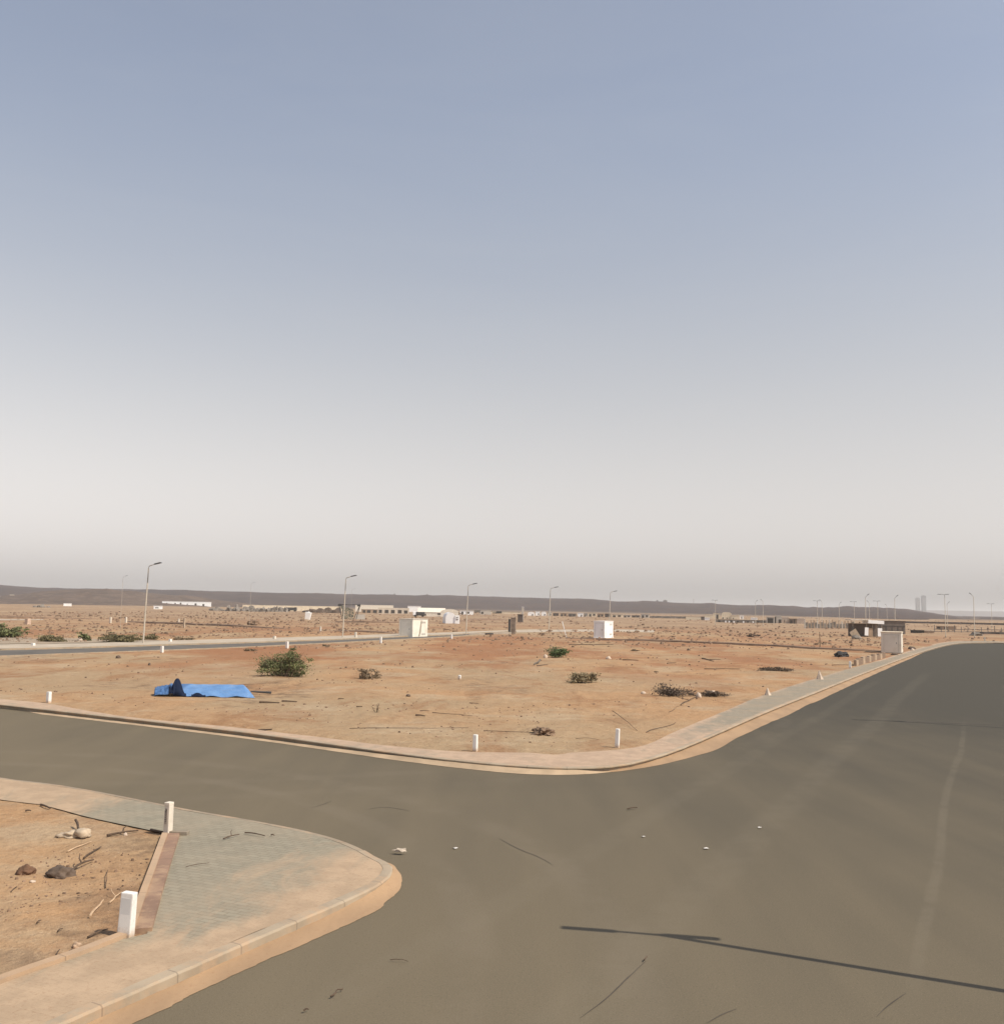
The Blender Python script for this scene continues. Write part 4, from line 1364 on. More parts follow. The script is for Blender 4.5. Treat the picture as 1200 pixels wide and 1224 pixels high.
# skyline lamps, right
sk = [(855, 718, "lone dark lamp on the skyline above the cream buildings", 300), (903, 719.5, "left of a close pair of skyline lamps right of the cream buildings", 320), (912, 719, "right of a close pair of skyline lamps right of the cream buildings", 312),
      (977, 719, "pale crooked skyline lamp above the stone fence", 290), (982.5, 719.5, "dark leaning skyline lamp next to the pale crooked one", 285), (1003, 721.5, "short grey skyline lamp left of the white panelled shed", 310),
      (1021, 720, "dark short skyline lamp above the left end of the panelled shed", 300), (1034.5, 714, "tall skyline lamp above the white panelled shed", 215), (1039, 721, "leaning short skyline lamp right of the tall one over the shed", 330),
      (1049, 719.5, "slim skyline lamp above the right end of the panelled shed", 290), (1060, 724.5, "lowest skyline lamp above the brown shed", 400), (1069.5, 715.5, "bent dark skyline lamp above the right kiosk", 235),
      (1129.5, 712.5, "tall dark skyline lamp right of the distant towers", 190), (1132, 722, "short dark skyline lamp close behind the tall dark one", 290), (1164, 713.5, "tall straight skyline lamp above the end of the road", 195), (1185, 722.5, "rightmost skyline lamp, short and dark", 290)]
for k, (u, v, lab, d_) in enumerate(sk):
    d_ = (LAMP_H - CAM_H + rise(d_)) * 1200 / (hz(u) - v)
    q = on(far(u, d_))
    if k % 3 == 0: t_ = lamp_double(lab, q, LAMP_H, -E1, "skyline lamps at the right", .95, M_STEEL)
    else: t_ = lamp_single(lab, q, LAMP_H, E1 if k % 2 else -E1, "skyline lamps at the right", .35, .55, mats=(M_STEEL, M_DARKGREY), fat=.95, tilt=.7)
    t_.rotation_euler[0] = R(rnd.uniform(-1.5, 1.5))


# ------------------------------------------------------------------ kiosks and huts
def cabinet(name, label, cat, near, w1, w2, h, wallm, capm, kind=0):
    """box on the street grid; near = its corner nearest to us; w1 along -E1, w2 along +E2"""
    c = near - E1 * (w1 / 2) + E2 * (w2 / 2)
    t = thing(name, label, cat, on(c, -.05), -GA)
    bm = bmesh.new(); add_box(bm, (0, 0, .12), (w1, w2, h - .22), bev=.02); b = obj("body", bm, wallm, t)
    bm = bmesh.new(); add_box(bm, (0, 0, -.15), (w1 + .12, w2 + .12, .27), bev=.01); obj("plinth", bm, M_SLAB if kind != 1 else wallm, t)
    bm = bmesh.new(); add_box(bm, (0, 0, h - .10), (w1 + .1, w2 + .1, .10), bev=.015); obj("roof", bm, capm, t)
    vm = simple("vent_grey", (.30, .28, .25), .8, .1, 5)  # one even grey for the louvre slats and door seams
    for zz in (h - .62, .42):
        bm = bmesh.new()
        for q in range(5): add_box(bm, (w1 / 2 + .006, w2 * .22, zz + .055 * q), (.012, w2 * .26, .022))
        obj("vent", bm, vm, t).data.name = "vent"
    bm = bmesh.new()
    for (x_, z0_, wd, ht) in ((-w1 * .36, .2, .02, h - .5), (w1 * .36, .2, .02, h - .5), (0, h - .31, w1 * .74, .02)): add_box(bm, (x_, -w2 / 2 - .005, z0_), (wd, .012, ht))
    obj("door_frame", bm, vm, t)
    bm = bmesh.new(); add_box(bm, (w1 * .26, -w2 / 2 - .02, h * .45), (.04, .04, .18), bev=.008); obj("handle", bm, M_DARKGREY, t)
    return t, b


kn = pat(493, 760.5)
t, b = cabinet("utility_kiosk", "cream utility kiosk with a dark streak beside the middle road", "kiosk", kn, 2.1, 4.3, 2.65, simple("kiosk_cream", (.76, .71, .61), .8, .05, .7, grime=(.5, .43, .32)), simple("kiosk_cap", (.55, .50, .42)))
bm = bmesh.new(); add_tube(bm, [(1.09, -.35, .35), (1.09, -.12, .9), (1.09, .05, 1.7), (1.09, .22, 2.42)], [.11, .13, .11, .07], 6); obj("streak_cable", bm, M_STEEL, t)
t, b = cabinet("utility_cabinet", "bright white utility cabinet in the middle of the plots", "cabinet", pat(722.5, 763), 1.6, 4.0, 2.45, M_BRIGHT, M_BRIGHT, 1)
bm = bmesh.new(); add_box(bm, (.803, -.9, .25), (.012, 1.1, 1.9), bev=.004); obj("door", bm, M_BRIGHT, t)
t, b = cabinet("utility_kiosk", "beige utility kiosk at the back of the right pavement", "kiosk", pat(1077.5, 781.5), 1.95, 3.9, 2.25, simple("kiosk_beige", (.66, .60, .51), .85, .05, .8, grime=(.46, .38, .28)), simple("kiosk_cap2", (.62, .52, .39)))
bm = bmesh.new(); add_box(bm, (-.1, -1.955, .3), (1.3, .012, 1.6), bev=.004); obj("door", bm, simple("kiosk_beige", (.5, .45, .38)), t)
# stones at its foot
rock("rock", 1069, 783, 9, 2.5, "flat dark stone at the foot of the beige kiosk", M_ROCK)

# low block wall on the right pavement
wl = [on(p_) for p_ in polyline_resample(Pt((1022, 796), (1040, 791), (1057, 786.3)), 1.2)]
t = thing("block_wall", "low brown block wall at the back of the right pavement", "low wall", wl[0])
for k, (a, b_) in enumerate(zip(wl, wl[1:])):
    d_ = (b_ - a); yaw = math.atan2(d_.y, d_.x); c = (a + b_) / 2 - wl[0]
    hh = (.55, .62, .58, .66, .6)[k % 5]
    bm = bmesh.new(); add_box(bm, (c.x, c.y, -.1), (d_.length * .97, .22, hh), rot=Matrix.Rotation(yaw, 3, 'Z'), bev=.015)
    obj("block", bm, simple("brown_block", (.20, .135, .09), .95, .2, 3, bump=.3) if k % 3 else simple("pale_block", (.36, .265, .18)), t)


def hut(name, label, cat, u0, u1, vb, vt, dist, wallm, roofm=None, yaw=0.0, depth=None, openings=(), roof='flat', group=None, over=.3, parts=True):
    """far building spanning photo columns u0..u1; openings: (x0,x1,z0,z1 fractions, kind)"""
    if dist is None: c = pat((u0 + u1) / 2, vb)
    else: c = far((u0 + u1) / 2, dist)
    s = c.y / 1200; w = (u1 - u0) * s / math.cos(yaw) if yaw else (u1 - u0) * s
    if dist is not None:
        base = gz(c)
        toprow = CAM_H + (hz((u0 + u1) / 2) - vt) * s
        h = max(1.2, toprow - base)
    else: h = (vb - vt) * s
    dp = depth or max(2.5, min(8, w * .7))
    a = math.atan2(-c.x, c.y)
    c = on(c); back = Vector((c.x, c.y, 0)).normalized() * dp / 2
    t = thing(name, label, cat, (c.x + back.x, c.y + back.y, c.z - .1), a + yaw, group)
    bm = bmesh.new(); add_box(bm, (0, 0, -1), (w, dp, h + 1)); wall = obj("wall", bm, wallm, t)
    rm = roofm or wallm
    bm = bmesh.new()
    if roof == 'flat': add_box(bm, (0, 0, h + .002), (w + over, dp + over, max(.12, h * .06)), bev=.02)
    elif roof == 'parapet':
        for sx, sy, wx, wy in ((0, -1, w, .2), (0, 1, w, .2), (-1, 0, .2, dp - .41), (1, 0, .2, dp - .41)):
            add_box(bm, (sx * (w / 2 - .1), sy * (dp / 2 - .1), h + .002), (wx, wy, h * .12))
    elif roof == 'arch':
        n = 12; R_ = []
        for yy in (-dp / 2 - .05, dp / 2 + .05):
            R_.append([bm.verts.new((-w / 2 * 1.02 * math.cos(math.pi * k / n), yy, h + .002 + w * .17 * math.sin(math.pi * k / n))) for k in range(n + 1)])
        for k in range(n): bm.faces.new((R_[0][k], R_[0][k + 1], R_[1][k + 1], R_[1][k]))
        bm.faces.new(R_[0]); bm.faces.new(R_[1][::-1]); bm.faces.new((R_[0][0], R_[1][0], R_[1][n], R_[0][n]))
    elif roof == 'gable':
        hh = w * .16
        q = [bm.verts.new(x) for x in ((-w / 2 - .15, -dp / 2 - .2, h), (w / 2 + .15, -dp / 2 - .2, h), (w / 2 + .15, dp / 2 + .2, h), (-w / 2 - .15, dp / 2 + .2, h), (-w / 2 - .15, 0, h + hh), (w / 2 + .15, 0, h + hh))]
        for f in ((0, 1, 5, 4), (2, 3, 4, 5), (0, 4, 3), (1, 2, 5), (0, 3, 2, 1)): bm.faces.new([q[k] for k in f])
    obj("roof", bm, rm, t)
    for (x0, x1, z0, z1, kd) in openings:
        bm = bmesh.new()
        add_box(bm, ((x0 + x1 - 1) * w / 2, -dp / 2 - .03, h * z0 + .01), ((x1 - x0) * w, .10, h * (z1 - z0)))
        obj(kd, bm, M_DARK if kd in ('door', 'window') else M_BRIGHT if kd == 'panel' else M_BROWNWALL, t)
    return t


W_ = 'window'; D_ = 'door'
# left
hut("white_tank_house", "small white block house alone on the far left plain", "hut", 76, 85, 725.5, 721.3, 700, M_BRIGHT, roof='flat')
hut("white_cabin", "white cabin with a dark sign mark in front of the long white building", "cabin", 184, 194, 729, 724.2, 540, M_BRIGHT, openings=((.15, .55, .35, .6, W_),))
hut("long_building", "long low white building at the foot of the hills at left", "building", 195, 251, 725.2, 719.4, 900, M_BRIGHT, roof='flat', depth=9,
    openings=((.25, .28, .1, .7, D_), (.36, .39, .1, .8, D_), (.50, .52, .1, .6, W_), (.66, .7, .05, .7, D_), (.82, .86, .1, .6, W_), (.08, .11, .2, .7, W_)))
hut("hillside_house", "tiny pale house on the hill foot at the far left", "house", 11, 16, 714, 711.5, 1150, M_CREAM)
hut("hillside_house", "low pale long house on the hill foot left of the tiny house", "house", -2, 9, 715, 713, 1150, M_PALEGREY)
# rubble heaps (grey) and wrecks
for (u, v, w, h, lab) in ((285, 731, 22, 6, "grey rubble heap nearest the long white building"), (305, 731.5, 26, 7, "biggest grey rubble heap left of the leaning tank"), (325, 731.8, 20, 6, "grey rubble heap with a pale slope"),
                          (338, 731.5, 12, 6, "narrow dark rubble heap right of the others"), (385, 733.5, 36, 6, "long dark grey rubble bank behind the leaning tank"), (268, 729, 26, 4, "low dark rubble line right of the long white building"), (49, 723.5, 14, 3, "dark scrub heap on the plain at far left")):
    c = on(far(u, 520)); s = 520 / 1200; bm = bmesh.new()
    for k in range(7):
        x = (k / 6 - .5) * w * s
        add_rock(bm, (x, rnd.uniform(-2, 2), 0), (w * s * .16, 1.6, h * s * rnd.uniform(.45, 1.1)), rnd.randint(1, 99), 2, .6)
    o = obj("rubble_heap", bm, M_RUBBLE if w < 30 else M_ROCK); o.location = c; tag(o, lab, "rubble heap", "rubble heaps before the compound")


def truck(label, u, dist, wpx, body, cab, yaw=0.0, name="parked_truck", cat="truck"):
    c = on(far(u, dist)); L = wpx * dist / 1200
    t = thing(name, label, cat, c, yaw)
    k = L / 5.0
    bm = bmesh.new(); add_box(bm, (-.6 * k, 0, .75 * k), (3.4 * k, 1.9 * k, 1.2 * k), bev=.05); obj("cargo_bed", bm, body, t)
    bm = bmesh.new(); add_box(bm, (1.75 * k, 0, .6 * k), (1.3 * k, 1.8 * k, 1.5 * k), bev=.12, taper=.85); cb = obj("cab", bm, cab, t)
    bm = bmesh.new(); add_box(bm, (1.75 * k, -.93 * k, 1.35 * k), (.7 * k, .06, .5 * k)); obj("window", bm, M_DARK, cb)
    bm = bmesh.new(); add_box(bm, (.2 * k, 0, .5 * k), (4.6 * k, 1.0 * k, .24 * k)); obj("chassis", bm, M_DARKGREY, t)
    for x in (-1.5, 1.5):
        for y in (-.85, .85):
            bm = bmesh.new(); add_tube(bm, [(x * k, (y - .12) * k, .42 * k), (x * k, (y + .12) * k, .42 * k)], .42 * k, 14); obj("wheel", bm, M_BLACKCLOTH, t, smooth=False)
    return t


truck("dark parked truck before the pale compound wall", 349, 560, 12, M_DARKGREY, M_DARKGREY)
truck("white truck with a dark bed just behind the cream kiosk", 501, 400, 15, M_DARKGREY, M_BRIGHT, math.pi)
truck("dark car-sized pickup far right of the arched white hut", 596.5, 640, 7, M_DARK, M_DARKGREY)
truck("dark pickup beside the leaning tank's pale wall", 571, 650, 9, M_RUBBLE, M_DARKGREY)

# leaning white tank
p = on(pat(367.5, 741)); s = scale_at(p)
t = thing("water_tank", "leaning white water tank standing on the far plain", "water tank", p, 0)
bm = bmesh.new(); add_box(bm, (0, 0, 0), (5.5 * s, 1.3, 8.7 * s), rot=Matrix.Rotation(R(7), 3, 'Y'), bev=.06, taper=1.25); obj("body", bm, M_BRIGHT, t)
bm = bmesh.new(); add_tube(bm, [(1.2 * s, 0, 8.5 * s), (1.2 * s, 0, 9.3 * s)], .25, 10); obj("lid", bm, M_BRIGHT, t)

# compound walls and houses behind, left centre
hut("compound_wall", "long pale compound wall left of the netted shelter", "wall", 292, 408, 730.5, 724.3, 620, M_CREAM, roof='flat', depth=.6, over=.05)
hut("compound_wall", "pale compound wall right of the netted shelter", "wall", 425, 470, 729.5, 723.7, 660, simple("warm_white", (.68, .62, .52)), roof='flat', depth=.6, over=.05)
hut("flat_house", "pale flat roofed house with a row of dark square windows", "house", 452, 489, 733.5, 727.3, 520, simple("house_offwhite", (.55, .48, .39), .9, .1, .6), roof='parapet',
    openings=((.03, .13, .15, .75, W_), (.22, .34, .15, .75, W_), (.42, .54, .15, .75, W_), (.64, .76, .15, .75, W_), (.84, .95, .15, .7, W_)))
hut("flat_house", "dark fronted low house left of the row of square windows", "house", 432, 452, 732.5, 728.5, 540, M_TANWALL, roof='flat', openings=((.1, .25, .1, .8, W_), (.35, .55, .0, .8, D_), (.7, .92, .1, .8, W_)))
hut("upper_house", "small white upper house above the cream kiosk", "house", 487.5, 503, 729.5, 724.8, 700, M_BRIGHT)
hut("long_shed", "long pale sloping roofed shed behind the cream kiosk", "shed", 500, 532, 737, 731.6, 430, simple("warm_white", (.68, .62, .52)), roof='gable', depth=7, openings=((.72, .86, .45, .75, W_), (.1, .3, .2, .6, W_)))
hut("pale_house", "pale house touching the left of the arched white hut", "house", 527, 548, 738, 731.5, 420, simple("warm_white", (.68, .62, .52)), roof='arch', openings=((.2, .3, .1, .6, W_),))
hut("flat_house", "white flat house right of the arched white hut", "house", 550, 566, 735, 730.2, 560, M_BRIGHT, openings=((.1, .25, .0, .8, D_), (.45, .7, .3, .8, W_)))
hut("grey_house", "grey house behind the dark pickups", "house", 574, 587, 735, 729.8, 600, M_PALEGREY, openings=((.1, .3, .2, .7, W_),))
hut("low_block", "low tan building left of the white topped pillar", "building", 587, 622, 736.2, 731.3, 640, M_CREAM, simple("grey_roof", (.2, .18, .16)), openings=((.05, .3, .1, .5, W_),))

# arched white hut
p = on(pat(540, 745.5)); s = scale_at(p)
t = thing("arched_hut", "bright white arched hut with a small windowed annex", "hut", p, 0)
bm = bmesh.new(); w = 11.5 * s; h0 = 8 * s; n = 14; rows = []
prof = [(-w / 2, -.3), (-w / 2, h0 * .75)] + [(-w / 2 * math.cos(math.pi * k / n), h0 * .75 + w * .62 * math.sin(math.pi * k / n) ** .9) for k in range(1, n)] + [(w / 2, h0 * .75), (w / 2, -.3)]
for yy, dx in ((0, 0), (3.4, -.9)): rows.append([bm.verts.new((x + dx - 1.7 * s, yy, z)) for x, z in prof])
for k in range(len(prof) - 1): bm.faces.new((rows[0][k], rows[0][k + 1], rows[1][k + 1], rows[1][k]))
bm.faces.new(rows[0]); bm.faces.new(rows[1][::-1]); obj("vault", bm, M_BRIGHT, t)
bm = bmesh.new(); add_box(bm, (6.3 * s, .5, -.3), (5.2 * s, 1.5, 9.6 * s + .3), bev=.03); an = obj("annex", bm, M_BRIGHT, t)
bm = bmesh.new(); add_box(bm, (6.3 * s, -.27, 4.2 * s), (2.4 * s, .08, 3.6 * s)); fr = obj("window", bm, simple("window_grey", (.25, .23, .21)), an)
bm = bmesh.new(); add_box(bm, (6.3 * s, -.32, 5.6 * s), (2.4 * s, .05, .7 * s)); obj("window_bar", bm, M_BRIGHT, fr)

# netted shelter
p = on(pat(416.5, 740.5)); s = scale_at(p)
t = thing("netted_shelter", "grey green netted shelter with outward leaning posts", "shelter", p, 0)
for (x0, x1, y, z0) in ((-7.5, -12, 0, 18), (6, 13.5, 0, 18), (-6, -10, 2.6, 17), (7.5, 12, 2.6, 17)):
    bm = bmesh.new(); add_tube(bm, [(x0 * s, y, -.1), (x1 * s, y, z0 * s)], .11, 6); obj("post", bm, M_DARKGREY, t)
bm = bmesh.new(); add_tube(bm, [(-12 * s, 0, 18 * s), (0, 0, 17.4 * s), (13.5 * s, 0, 18 * s)], .13, 6); obj("top_beam", bm, M_DARKGREY, t)
def net(pts4, nm, nu=18, nv=12, hole=.3):
    bm = bmesh.new(); g_ = []
    A, B, C, D = [Vector(q) for q in pts4]
    for i in range(nu + 1):
        g_.append([bm.verts.new(A.lerp(B, i / nu).lerp(D.lerp(C, i / nu), j / nv) + Vector((0, .15 * mnoise.noise(Vector((i * .5, j * .5, 2))), 0))) for j in range(nv + 1)])
    rr_ = random.Random(4)
    for i in range(nu):
        for j in range(nv):
            if rr_.random() > hole: bm.faces.new((g_[i][j], g_[i + 1][j], g_[i + 1][j + 1], g_[i][j + 1]))
    return obj(nm, bm, M_NET, t)
net(((-7.5 * s, -.05, 9 * s), (6.5 * s, -.05, 9 * s), (5 * s, -.05, 12 * s), (-10.5 * s, -.05, 17.6 * s)), "upper_net", hole=.18)
net(((-7.5 * s, -.02, 0), (5.5 * s, -.02, 0), (6.5 * s, -.02, 8.9 * s), (-7.7 * s, -.02, 8.9 * s)), "lower_net", hole=.28)
bm = bmesh.new()
for sg in (-11, 12): add_box(bm, (sg * s, -.1, 15.6 * s), (4 * s, .25, 2.6 * s), bev=.03)
obj("beam_bracket", bm, M_DARKGREY, t)
hut("low_wall", "short pale wall beside the netted shelter", "low wall", 425, 436, 740.5, 734.5, None, M_PALEGREY, depth=.5, over=.05)

# pillar and gate posts near the centre
def pillar(name, label, u, v, wpx, hpx, mat, cat, capm=None):
    p = on(pat(u, v)); s = scale_at(p)
    t = thing(name, label, cat, p, -.2)
    bm = bmesh.new(); add_box(bm, (0, 0, -.2), (wpx * s, wpx * s * .8, hpx * s + .2), bev=.02); obj("shaft", bm, mat, t)
    bm = bmesh.new(); add_box(bm, (0, 0, hpx * s + .002), (wpx * s * 1.15, wpx * s * .95, .12), bev=.02); obj("cap", bm, capm or mat, t)
    return t
pillar("gate_pillar", "grey masonry gate pillar in the middle distance", 613.5, 757.5, 5.5, 19, simple("masonry", (.24, .19, .145), .95, .3, 2, bump=.4), "pillar")
pillar("gate_post", "dark narrow gate post left against the grey pillar", 608.8, 756.8, 2.4, 16, M_DARKGREY, "gate post")
pillar("gate_post", "short dark block post right of the grey pillar", 622, 744.5, 6, 9, M_BROWNWALL, "gate post")
pillar("white_pillar", "slim white topped pillar above the short dark block", 624.5, 741, 2.2, 15, M_PALEGREY, "pillar", M_BRIGHT)
for (u0, u1, v, lab) in ((562, 578, 758, "left pale kerb block before the gate pillar"), (590, 609, 757.8, "right pale kerb block before the gate pillar")):
    a = on(pat(u0, v)); b_ = on(pat(u1, v)); c = (a + b_) / 2; bm = bmesh.new()
    add_box(bm, (0, 0, -.1), ((b_ - a).length, .5, .45), bev=.03); o = obj("kerb_block", bm, simple("pale_concrete", (.5, .43, .34))); o.location = c; tag(o, lab, "kerb block")
a = on(pat(584, 758)); bm = bmesh.new(); add_box(bm, (0, 0, -.1), (1.5, .5, .3), bev=.05); o = obj("beam", bm, M_DARK); o.location = a; tag(o, "dark beam lying between the two pale kerb blocks", "beam")

# row of camps before the hills, centre
row = [(631, 639, 735, 731.8, M_BRIGHT, "leftmost white cabin of the row right of the pillar", 'arch'), (640, 645.5, 735, 731, M_BRIGHT, "second white cabin of the row, taller than its neighbours", 'flat'),
       (647, 653, 735.2, 731.2, M_BRIGHT, "third white cabin of the row, half shaded", 'arch'), (654.5, 659.5, 735.4, 731.8, M_PALEGREY, "fourth, greyish cabin of the row", 'flat'),
       (661, 668, 737.3, 733, M_BROWNWALL, "dark low shed right of the white cabins", 'flat'), (669.5, 678, 737.8, 732.8, M_TANWALL, "brown low shed with a dark door in the row", 'flat'), (679, 689, 738, 733.4, M_RUBBLE, "grey rubble-stone hut left of the bright cabin", 'flat'),
       (690.5, 697, 737.5, 732.8, M_BRIGHT, "bright cabin above the white cabinet", 'flat'), (698, 702.5, 738, 732.6, M_PALEGREY, "narrow grey cabin above the white cabinet", 'flat'), (703, 713, 738.5, 732.4, M_CREAM, "cream shed with a dark mouth above the white cabinet", 'flat'),
       (714, 722, 738.5, 733.5, M_TANWALL, "brown shed with white patches in the row", 'flat'), (723, 730, 739, 733.5, M_BROWNWALL, "dark brown shed above the right edge of the white cabinet", 'flat'), (731, 744, 739, 734.3, M_CREAM, "wide cream topped shed in the row", 'flat'),
       (745, 754, 739.5, 735, M_PALEGREY, "grey hut with two dark windows in the row", 'flat'), (755, 765, 739.8, 735.5, M_RUBBLE, "dark stone hut near the right end of the row", 'flat'), (766, 776, 739.8, 734.2, M_PALEGREY, "pale grey hut at the right end of the row", 'flat')]
for k, (u0, u1, vb, vt, mt_, lab, rf) in enumerate(row):
    hut("camp_hut", lab, "hut", u0, u1, vb, vt + (.9 if rf == 'arch' else 0), 560 + 9 * (k % 5), mt_, roof=rf, group="huts in the row before the hills",
        openings=((.12, .38, 0, .7, D_), (.58, .85, .3, .75, W_)) if k > 3 and k != 7 else ((.6, .8, .2, .6, W_),), roofm=simple("hut_roof", (.45, .38, .3)) if k in (5, 9, 12) else None)
hut("long_fence_wall", "long low dark wall right of the row of huts", "wall", 777, 820, 740.5, 737.8, 560, M_RUBBLE, depth=.5, over=.02)
# right: cream compound
hut("cream_wall", "cream wall panel at the left of the cream compound", "wall", 820, 837.5, 742.5, 737.2, 470, M_CREAM, simple("dark_cap", (.08, .07, .065)), depth=.8, over=.05)
hut("shade_box", "dark box standing right of the cream wall panel", "shed", 837.8, 842, 742.8, 737, 465, M_BROWNWALL)
hut("white_box", "little white box in front of the cream compound", "cabin", 842, 848, 742.5, 739.3, 470, M_BRIGHT)
hut("cream_house", "low cream house left in the cream compound", "house", 842, 852, 738, 734.5, 600, M_CREAM)
hut("cream_house", "narrow cream house with a dark doorway next to the biggest one", "house", 852.5, 860.5, 738, 733.2, 600, M_CREAM, openings=((.45, .75, .0, .8, D_),))
hut("cream_house", "biggest cream house with an arched roof", "house", 862.5, 874, 740, 733.6, 590, M_CREAM, roof='arch', openings=((.1, .2, .0, .35, D_), (.5, .6, .0, .3, D_)))
hut("cream_house", "stepped lower cream house on the right of the biggest one", "house", 874, 883, 740, 735.5, 588, M_CREAM, openings=((.2, .35, .0, .4, D_),))
hut("white_house", "tiny white house with a dark window right of the stepped cream one", "house", 884, 888.8, 740, 736, 590, M_BRIGHT, openings=((.4, .6, .2, .7, W_),))
hut("white_house", "white low cabin at the right of the cream compound", "cabin", 897.5, 905, 742.5, 739, 520, M_BRIGHT)
hut("stone_wall", "long dark stone wall with pale gaps before the cream compound", "wall", 856, 925, 748.5, 741.8, 400, M_RUBBLE, simple("tan_cap", (.36, .29, .22)), depth=.6, over=.05,
    openings=tuple((x, x + .025, .05, .6, 'panel') for x in (.16, .22, .3, .46, .62)) + tuple((x, x + .03, .05, .7, W_) for x in (.05, .25, .36, .53, .7, .8, .9)))
hut("frame_hut", "grey hut with a pale frame left of the tents", "hut", 916, 925.5, 748, 737.5, 380, M_PALEGREY, openings=((.15, .85, .1, .85, W_),))
hut("tent_shed", "dark fronted shed at the left end of the pale tents", "tent", 926, 934, 747, 737, 385, M_PALEGREY, openings=((.0, .2, .0, 1, W_), (.55, .95, .05, .6, W_)), roof='arch')
hut("tent_shed", "pale pink arched tent, middle of the tents", "tent", 934, 943.5, 744.5, 738.5, 388, simple("pink_canvas", (.55, .45, .36)), roof='arch', openings=((.35, .42, .2, .7, W_),))
hut("tent_shed", "dark brown tent between the pale arched tents", "tent", 943.5, 952, 749, 739.5, 386, simple("brown_canvas", (.22, .165, .12)), roof='flat', openings=((.1, .4, .05, .7, W_), (.6, .75, .05, .9, W_)))
hut("tent_shed", "pale rounded tent at the right end of the tents", "tent", 952, 962, 745, 740.2, 390, simple("pink_canvas", (.55, .45, .36)), roof='arch')
# fence of stones and posts between tents and shed
t = thing("picket_fence", "ragged fence of pale posts and dark panels right of the tents", "fence", on(pat(990, 750.5)))
o0 = t.location.copy()
bm = bmesh.new(); rg = random.Random(12)
for k in range(16):
    u = 962 + k * 3.7; q = on(pat(u, 751)) - o0; s = scale_at(at(u, 751))
    bm2 = bmesh.new(); add_box(bm2, (q.x, q.y, -.3), (rg.uniform(.7, 1.5) * s, .25, rg.uniform(7.5, 9.8) * s + .3)); obj("fence_post", bm2, M_PALEGREY if k % 4 == 0 else M_TANWALL, t)
    add_box(bm, (q.x + 1.9 * s, q.y + .3, -.3), (3.4 * s, .12, rg.uniform(4.5, 7.5) * s + .3))
obj("panel", bm, M_RUBBLE, t)

# white panelled shed by the right kiosk
p = on(pat(1038, 761.5)); s = scale_at(p)
t = thing("panelled_shed", "open shed with a white roof edge and two white panels", "shed", p, 0)
bm = bmesh.new(); add_box(bm, (0, 2.4, -.2), (37 * s, .2, 17 * s)); obj("back_wall", bm, M_BROWNWALL, t)
bm = bmesh.new(); add_box(bm, (-9.5 * s, 1.2, 19.6 * s), (24 * s, 3.0, .9 * s), bev=.02); obj("roof", bm, M_PALEGREY, t)
bm = bmesh.new(); add_box(bm, (8.5 * s, 1.1, 15.8 * s), (19 * s, 3.0, 3.9 * s), rot=Matrix.Rotation(R(2.5), 3, 'Y'), bev=.02); obj("roof_edge", bm, M_BRIGHT, t)
bm = bmesh.new(); add_box(bm, (-3.2 * s, -.3, 1.6 * s), (4.3 * s, .12, 9.6 * s), rot=Matrix.Rotation(R(3), 3, 'Y'), bev=.02); obj("white_panel", bm, M_BRIGHT, t)
bm = bmesh.new(); add_box(bm, (13 * s, -.3, .8 * s), (5.3 * s, .12, 9.8 * s), bev=.02); obj("white_panel", bm, M_BRIGHT, t)
bm = bmesh.new(); add_box(bm, (2.5 * s, .1, .4 * s), (5 * s, .2, 10 * s)); obj("tan_panel", bm, M_TANWALL, t)
for x in (-17.5, -1, 6, 10, 17):
    bm = bmesh.new(); add_box(bm, (x * s, .4, -.2), (.09, .09, 17 * s + .2)); obj("post", bm, M_STEEL, t)
# leaning junk at its left
p = on(pat(1026, 763.5)); s = scale_at(p)
t = thing("junk_heap", "leaning plank and grey basin at the left of the panelled shed", "junk heap", p)
bm = bmesh.new(); add_box(bm, (-.5 * s, 0, 0), (1.2, .1, 12 * s), rot=Matrix.Rotation(R(-33), 3, 'Y')); obj("plank", bm, simple("pale_plank", (.36, .28, .2)), t)
bm = bmesh.new(); add_rock(bm, (-.3, -.3, .2), (.75, .6, .5), 5, 2, .4); obj("basin", bm, M_RUBBLE, t)
bm = bmesh.new(); add_box(bm, (-6 * s, .2, 8 * s), (1.8 * s, .12, 7 * s)); obj("dark_board", bm, M_DARK, t)

# brown shed behind the beige kiosk
p = on(pat(1068.5, 758)); s = p.y / 1200
t = thing("brown_shed", "large dark brown sheet shed behind the beige kiosk", "shed", p, R(-8))
bm = bmesh.new(); add_box(bm, (0, 2, -.3), (26 * s, 4, 15 * s + .3)); w_ = obj("wall", bm, simple("brown_sheet", (.155, .125, .105), .8, .25, .4), t)
bm = bmesh.new(); add_box(bm, (0, 2, 15 * s + .002), (26.6 * s, 4.3, .12)); obj("roof", bm, M_BROWNWALL, t)
bm = bmesh.new()
add_box(bm, (0, -.03, 9.2 * s), (26 * s, .06, .1))
for x in (-8.6, -2, 4.6, 10.5): add_box(bm, (x * s, -.03, 0), (.1, .05, 9.1 * s))
obj("batten", bm, M_DARKGREY, t)

